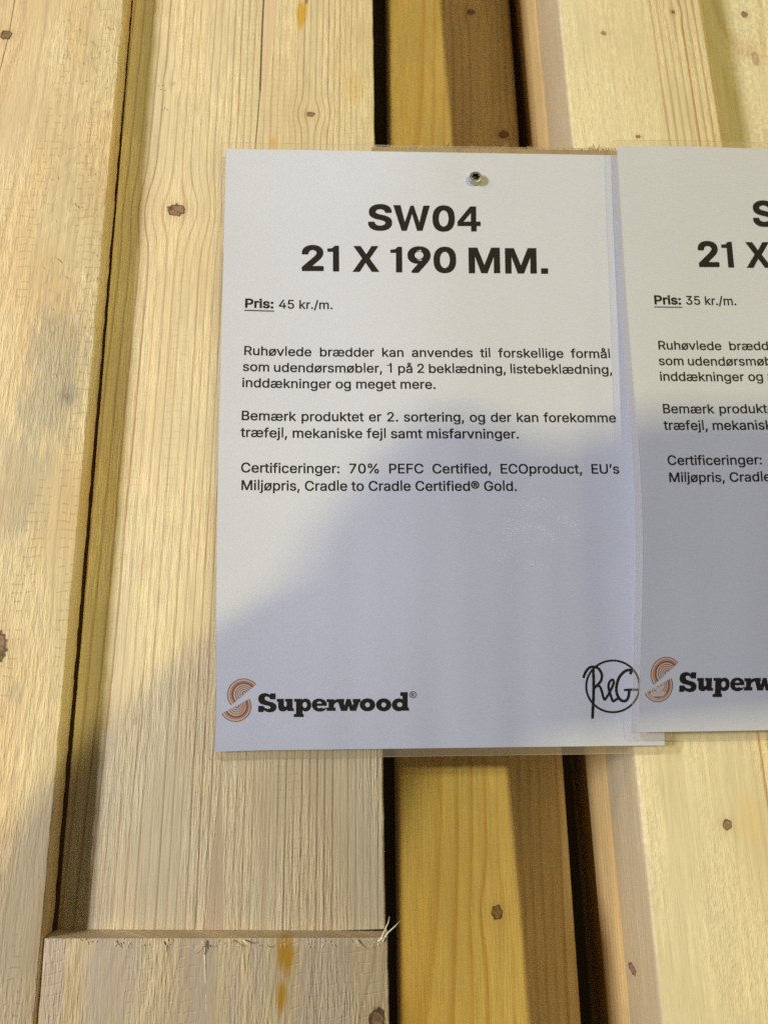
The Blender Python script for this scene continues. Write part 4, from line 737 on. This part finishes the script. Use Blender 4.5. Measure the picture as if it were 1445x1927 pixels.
def make_sign(S, loc, label, price, du, head_du, hand):
    root = empty('laminated_sign', loc)
    tag(root, label, 'sign', 'laminated price signs')
    bpy.context.view_layer.update()
    pv = sheet(S, 0, 210, 0, 297, 60, 84, 0)
    pap = child(root, 'paper', pv, PAPER)
    sol = pap.modifiers.new('thickness', 'SOLIDIFY'); sol.thickness = .00022; sol.offset = -1
    es = pap.modifiers.new('crisp_edge', 'EDGE_SPLIT'); es.split_angle = math.radians(50)
    flm = child(root, 'laminate_film', sheet_r(S, -3.4, 213.4, -3.4, 300.4, .22, 3.4), FILM)
    flm.data.materials.append(BORDER)
    for i, pg in enumerate(flm.data.polygons):
        if i % NCOL < 5 or i % NCOL >= NCOL-5 or i//NCOL < 5 or i//NCOL >= NROW-5: pg.material_index = 1
    rim = []
    for (cu_, cv_, a0) in ((210, 297, 0), (0, 297, 90), (0, 0, 180), (210, 0, 270)):
        for k in range(7):
            an = math.radians(a0 + 15*k); rim.append((cu_ + 3.4*math.cos(an), cv_ + 3.4*math.sin(an)))
    full = []
    for i in range(len(rim)):
        p0, p1 = rim[i], rim[(i+1) % len(rim)]
        n_ = max(1, int(math.hypot(p1[0]-p0[0], p1[1]-p0[1])/5))
        full += [(p0[0]+(p1[0]-p0[0])*k/n_, p0[1]+(p1[1]-p0[1])*k/n_) for k in range(n_)]
    full.append(full[0])
    child(flm, 'cut_edge', tube([S(u, v, .22) for u, v in full], .08, .08, 5), EDGE)
    bpy.context.view_layer.update()
    t = Print(S, .05); t.handmade = True; heading(t, HEAD1, head_du[0]); heading(t, HEAD2, head_du[1])
    t.build('heading_text', INK, pap)
    t = Print(S, .05)
    e = text_line(t, "Pris:", 11.2+du, 26.0+du, 88.0, 4.65, 'h')
    text_line(t, price, 28.2+du, 55.9+du, 88.0, 4.65)
    t.poly([[(11.2+du, 89.3), (26.2+du, 89.3), (26.2+du, 89.85), (11.2+du, 89.85)]])
    t.build('price_text', INK, pap)
    t = Print(S, .05)
    k = 4.7/CAPU
    nat = sum(GL['b'][c][0] for c in BODY[2][0])*k; kx = (BODY[2][2]-BODY[2][1])/nat
    for txt, a, b, v, j in BODY: text_line(t, txt, a+du, b+du, v, 4.7, 'b', j, kx if j else None)
    t.build('body_text', INK, pap)
    # ring emblem: two half discs of concentric bands
    dk, pl = Print(S, .07), Print(S, .045)
    bands = [(.945, 1.0), (.80, .845), (.64, .765), (.50, .55), (.375, .42), (.25, .295), (.10, .17)]
    for (cx, cy, R_, ang, ecx, ecy, sgn) in ((422, 560, 222, -40, 440, 545, -1), (312, 715, 214, -28, 338, 704, 1)):
        a0 = ang if sgn > 0 else ang-180
        pl.poly([[ZC(p) for p in ell(cx, cy, R_, R_, 40, a0, a0+180, False)]])
        for (q0, q1) in bands:
            f = 1-(q0+q1)/2
            dk.poly([[ZC(p) for p in arcband(cx+(ecx-cx)*f, cy+(ecy-cy)*f, R_*q0, R_*q1, a0, a0+180)]])
    pl.build('emblem_ground', PEACH, pap); dk.build('emblem_rings', COPPER, pap)
    # slab-serif wordmark
    t = Print(S, .05); t.handmade = True
    def A(*ps): t.poly([[ZA(p) for p in c] for c in ps])
    def B(*ps): t.poly([[ZB(p) for p in c] for c in ps])
    def box(x0, y0, x1, y1): return [(x0, y0), (x1, y0), (x1, y1), (x0, y1)]
    t.poly([[ZC(p) for p in [(858,540),(858,622),(790,622),(770,595),(735,582),(712,592),(708,612),(720,632),(760,648),(820,662),(858,688),(872,720),(862,765),(825,792),(770,800),(730,790),(700,772),(692,795),(622,795),(622,710),(690,710),(710,735),(750,752),(785,745),(790,728),(770,712),(720,702),(660,685),(628,655),(620,615),(632,570),(665,545),(715,535),(755,545),(778,560),(785,540)]]])
    A([(430,312),(474,312),(474,352),(480,362),(491,356),(491,330),(482,330),(482,312),(527,312),(527,370),(536,370),(536,388),(497,388),(494,380),(478,390),(458,390),(444,382),(439,366),(439,330),(430,330)])
    A([(537,312),(586,312),(588,318),(600,311),(618,311),(634,321),(642,340),(642,362),(634,380),(617,390),(600,390),(589,383),(589,406),(596,406),(596,425),(535,425),(535,406),(549,406),(549,330),(537,330)], ell(603, 350, 14, 18, 20))
    A([(739,356),(677,356),(679,365),(690,371),(706,366),(716,372),(738,366),(728,382),(708,391),(684,391),(661,382),(647,362),(646,340),(657,321),(678,311),(703,311),(724,320),(737,336)], [(677,341),(680,332),(692,327),(704,332),(708,341)])
    B([(105,258),(203,258),(205,275),(230,262),(255,256),(300,256),(300,298),(245,302),(215,318),(203,345),(203,372),(228,372),(228,418),(105,418),(105,372),(132,372),(132,300),(105,300)])
    B([(258,255),(345,255),(345,300),(335,300),(350,345),(375,255),(430,255),(455,345),(475,300),(460,300),(460,255),(566,255),(566,300),(548,300),(505,418),(425,418),(402,350),(385,418),(300,418),(262,300)])
    B(ell(660, 335, 105, 89, 36), ell(660, 335, 33, 32, 24)); B(ell(880, 335, 104, 89, 36), ell(880, 335, 33, 32, 24))
    B(ell(1085, 335, 94, 88, 36), ell(1098, 332, 37, 32, 24))
    B([(1105,162),(1205,162),(1205,372),(1225,372),(1225,415),(1135,415),(1135,215),(1105,215)])
    B(ell(1277, 197, 49, 47, 32), ell(1277, 197, 40, 38, 32))
    B(box(1258, 172, 1268, 222)); B(arcband(1276, 186, 8, 17, -95, 95, 12, .85)); B(box(1264, 171, 1278, 179)); B(box(1264, 193, 1278, 201)); B([(1274, 199), (1285, 199), (1299, 222), (1287, 222)])
    t.build('wordmark', INK, pap)
    # hand-drawn monogram in a ring
    t = Print(S, .05)
    D = lambda ps: t.poly([[ZD(p) for p in ps]])
    t.handmade = True
    t.poly([[ZD(p) for p in ell(748, 688, 537, 522, 60)], [ZD(p) for p in ell(748, 688, 497, 482, 60)]])
    for pts, wd in (([(178,525),(200,450),(250,365),(320,312),(400,312),(470,345),(520,420),(535,500),(510,590),(440,670),(390,720)], 42),
                    ([(395,700),(470,675),(510,720),(540,810),(560,890),(590,945),(640,880),(690,790),(740,690),(765,610),(745,560),(700,580),(665,650),(670,750),(705,860),(750,975),(800,950),(850,920)], 40),
                    ([(365,350),(375,600),(372,900),(362,1100),(352,1315)], 46),
                    ([(1078,450),(1110,388),(1040,372),(960,410),(880,500),(832,620),(815,760),(850,890),(920,965),(1000,965),(1050,890),(1065,770)], 46),
                    ([(962,762),(1080,752),(1265,755)], 38)):
        for q in ribbon(pts, wd*1.2): D(q)
    t.build('monogram', INK, pap)
    return root

make_sign(S1, (39, -10, 1276), 'laminated white sign held by a screw, with the heading SW04 and price 45 kr./m.', "45 kr./m.", 0.0, (0, 0), True)
make_sign(S2, (236, -20, 1280), 'laminated white sign at the right edge with price 35 kr./m., overlapping its neighbour', "35 kr./m.", 3.0, (-1.8, 0.3), False)

# ------------------------------------------------------------------ screw through the first sign
def lobe(r0, amp, n=48): return [(r0 + amp*math.cos(6*2*math.pi*i/n)) for i in range(n)]
def ringset(rings):
    """rings: list of (radius list or number, height); skins them in order"""
    n = 48; vs_, fs = [], []
    for rad, h in rings:
        rr = rad if isinstance(rad, list) else [rad]*n
        for i in range(n):
            a = 2*math.pi*i/n
            vs_.append((rr[i]*math.cos(a), rr[i]*math.sin(a), h))
    for j in range(len(rings)-1):
        for i in range(n):
            k = (i+1) % n
            fs.append((j*n+i, j*n+k, (j+1)*n+k, (j+1)*n+i))
    return vs_, fs, n
base = S1(131.6, 15.8)
scr = empty('screw', base); tag(scr, 'small round-headed steel screw with star recess at the top of the left sign', 'screw')
scr.rotation_euler = (math.radians(90), 0, 0)      # local +z points out of the sign
steel = simple('worn_zinc', (.50, .50, .45), .5, .5, 1.0, nscale=.9, namp=.3, bumpd=.04)
dark = simple('recess_steel', (.10, .10, .10), .5, .5, .9, nscale=1.2, namp=.4, bumpd=.05)
sm_ = lobe(2.0, .30)
vs_, fs, n = ringset([(2.4, -.5), (2.6, .3), (3.35, .5), (3.45, .8), (3.45, 2.7), (3.3, 3.0), (3.0, 3.14), (2.5, 3.2), (sm_, 3.2)])
hd = link('head', mesh('head', vs_, fs, True), steel, scr)
try: hd.data.set_sharp_from_angle(angle=math.radians(35))
except Exception: pass
vs_, fs, n = ringset([(sm_, 3.2), ([r*.97 for r in sm_], 2.9), ([r*.92 for r in sm_], 1.3), (.5, 1.0), (.01, .9)])
link('star_recess', mesh('star_recess', vs_, fs, False), dark, scr)
vs_, fs, n = ringset([(2.0, -.5), (2.0, -14), (.1, -18)])
link('shank', mesh('shank', vs_, fs, True), steel, scr)

# ------------------------------------------------------------------ the viewer, behind the camera: shades the lower boards
def person():
    J = {'pelvis': ((190, -760, 640), .15), 'waist': ((190, -750, 820), .14), 'chest': ((222, -715, 1110), .150), 'neck': ((335, -680, 1372), .052), 'head': ((448, -655, 1480), .072), 'crown': ((462, -650, 1500), .070),
         'shL': ((150, -690, 1250), .085), 'elL': ((60, -640, 1140), .055), 'wrL': ((-10, -480, 1190), .036), 'haL': ((-5, -430, 1225), .036),
         'shR': ((500, -700, 1490), .052), 'elR': ((650, -500, 1440), .054), 'wrR': ((222, -425, 1390), .044), 'haR': ((112, -420, 1276), .045),
         'hipL': ((105, -760, 600), .10), 'knL': ((100, -745, 200), .068), 'anL': ((95, -770, -205), .048), 'toL': ((90, -650, -260), .042),
         'hipR': ((275, -760, 600), .10), 'knR': ((285, -745, 200), .068), 'anR': ((290, -770, -205), .048), 'toR': ((295, -650, -260), .042)}
    E_ = [('pelvis', 'waist'), ('waist', 'chest'), ('chest', 'neck'), ('neck', 'head'), ('head', 'crown'), ('chest', 'shL'), ('shL', 'elL'), ('elL', 'wrL'), ('wrL', 'haL'), ('neck', 'shR'), ('shR', 'elR'), ('elR', 'wrR'), ('wrR', 'haR'),
          ('pelvis', 'hipL'), ('hipL', 'knL'), ('knL', 'anL'), ('anL', 'toL'), ('pelvis', 'hipR'), ('hipR', 'knR'), ('knR', 'anR'), ('anR', 'toR')]
    names = list(J); me = bpy.data.meshes.new('person')
    me.from_pydata([tuple(c*MM for c in J[n_][0]) for n_ in names], [(names.index(a), names.index(b)) for a, b in E_], [])
    o_ = link('person', me, simple('dark_jacket', (.035, .04, .05), .85, .2, nscale=.05, namp=.3))
    sk = o_.modifiers.new('skin', 'SKIN'); o_.modifiers.new('smooth', 'SUBSURF').render_levels = 2
    for i, n_ in enumerate(names):
        d = me.skin_vertices[0].data[i]; d.radius = (J[n_][1], J[n_][1]); d.use_root = (n_ == 'pelvis')
    tag(o_, 'person standing behind the camera, whose shadow falls on the lower boards', 'person')
    return o_
person()
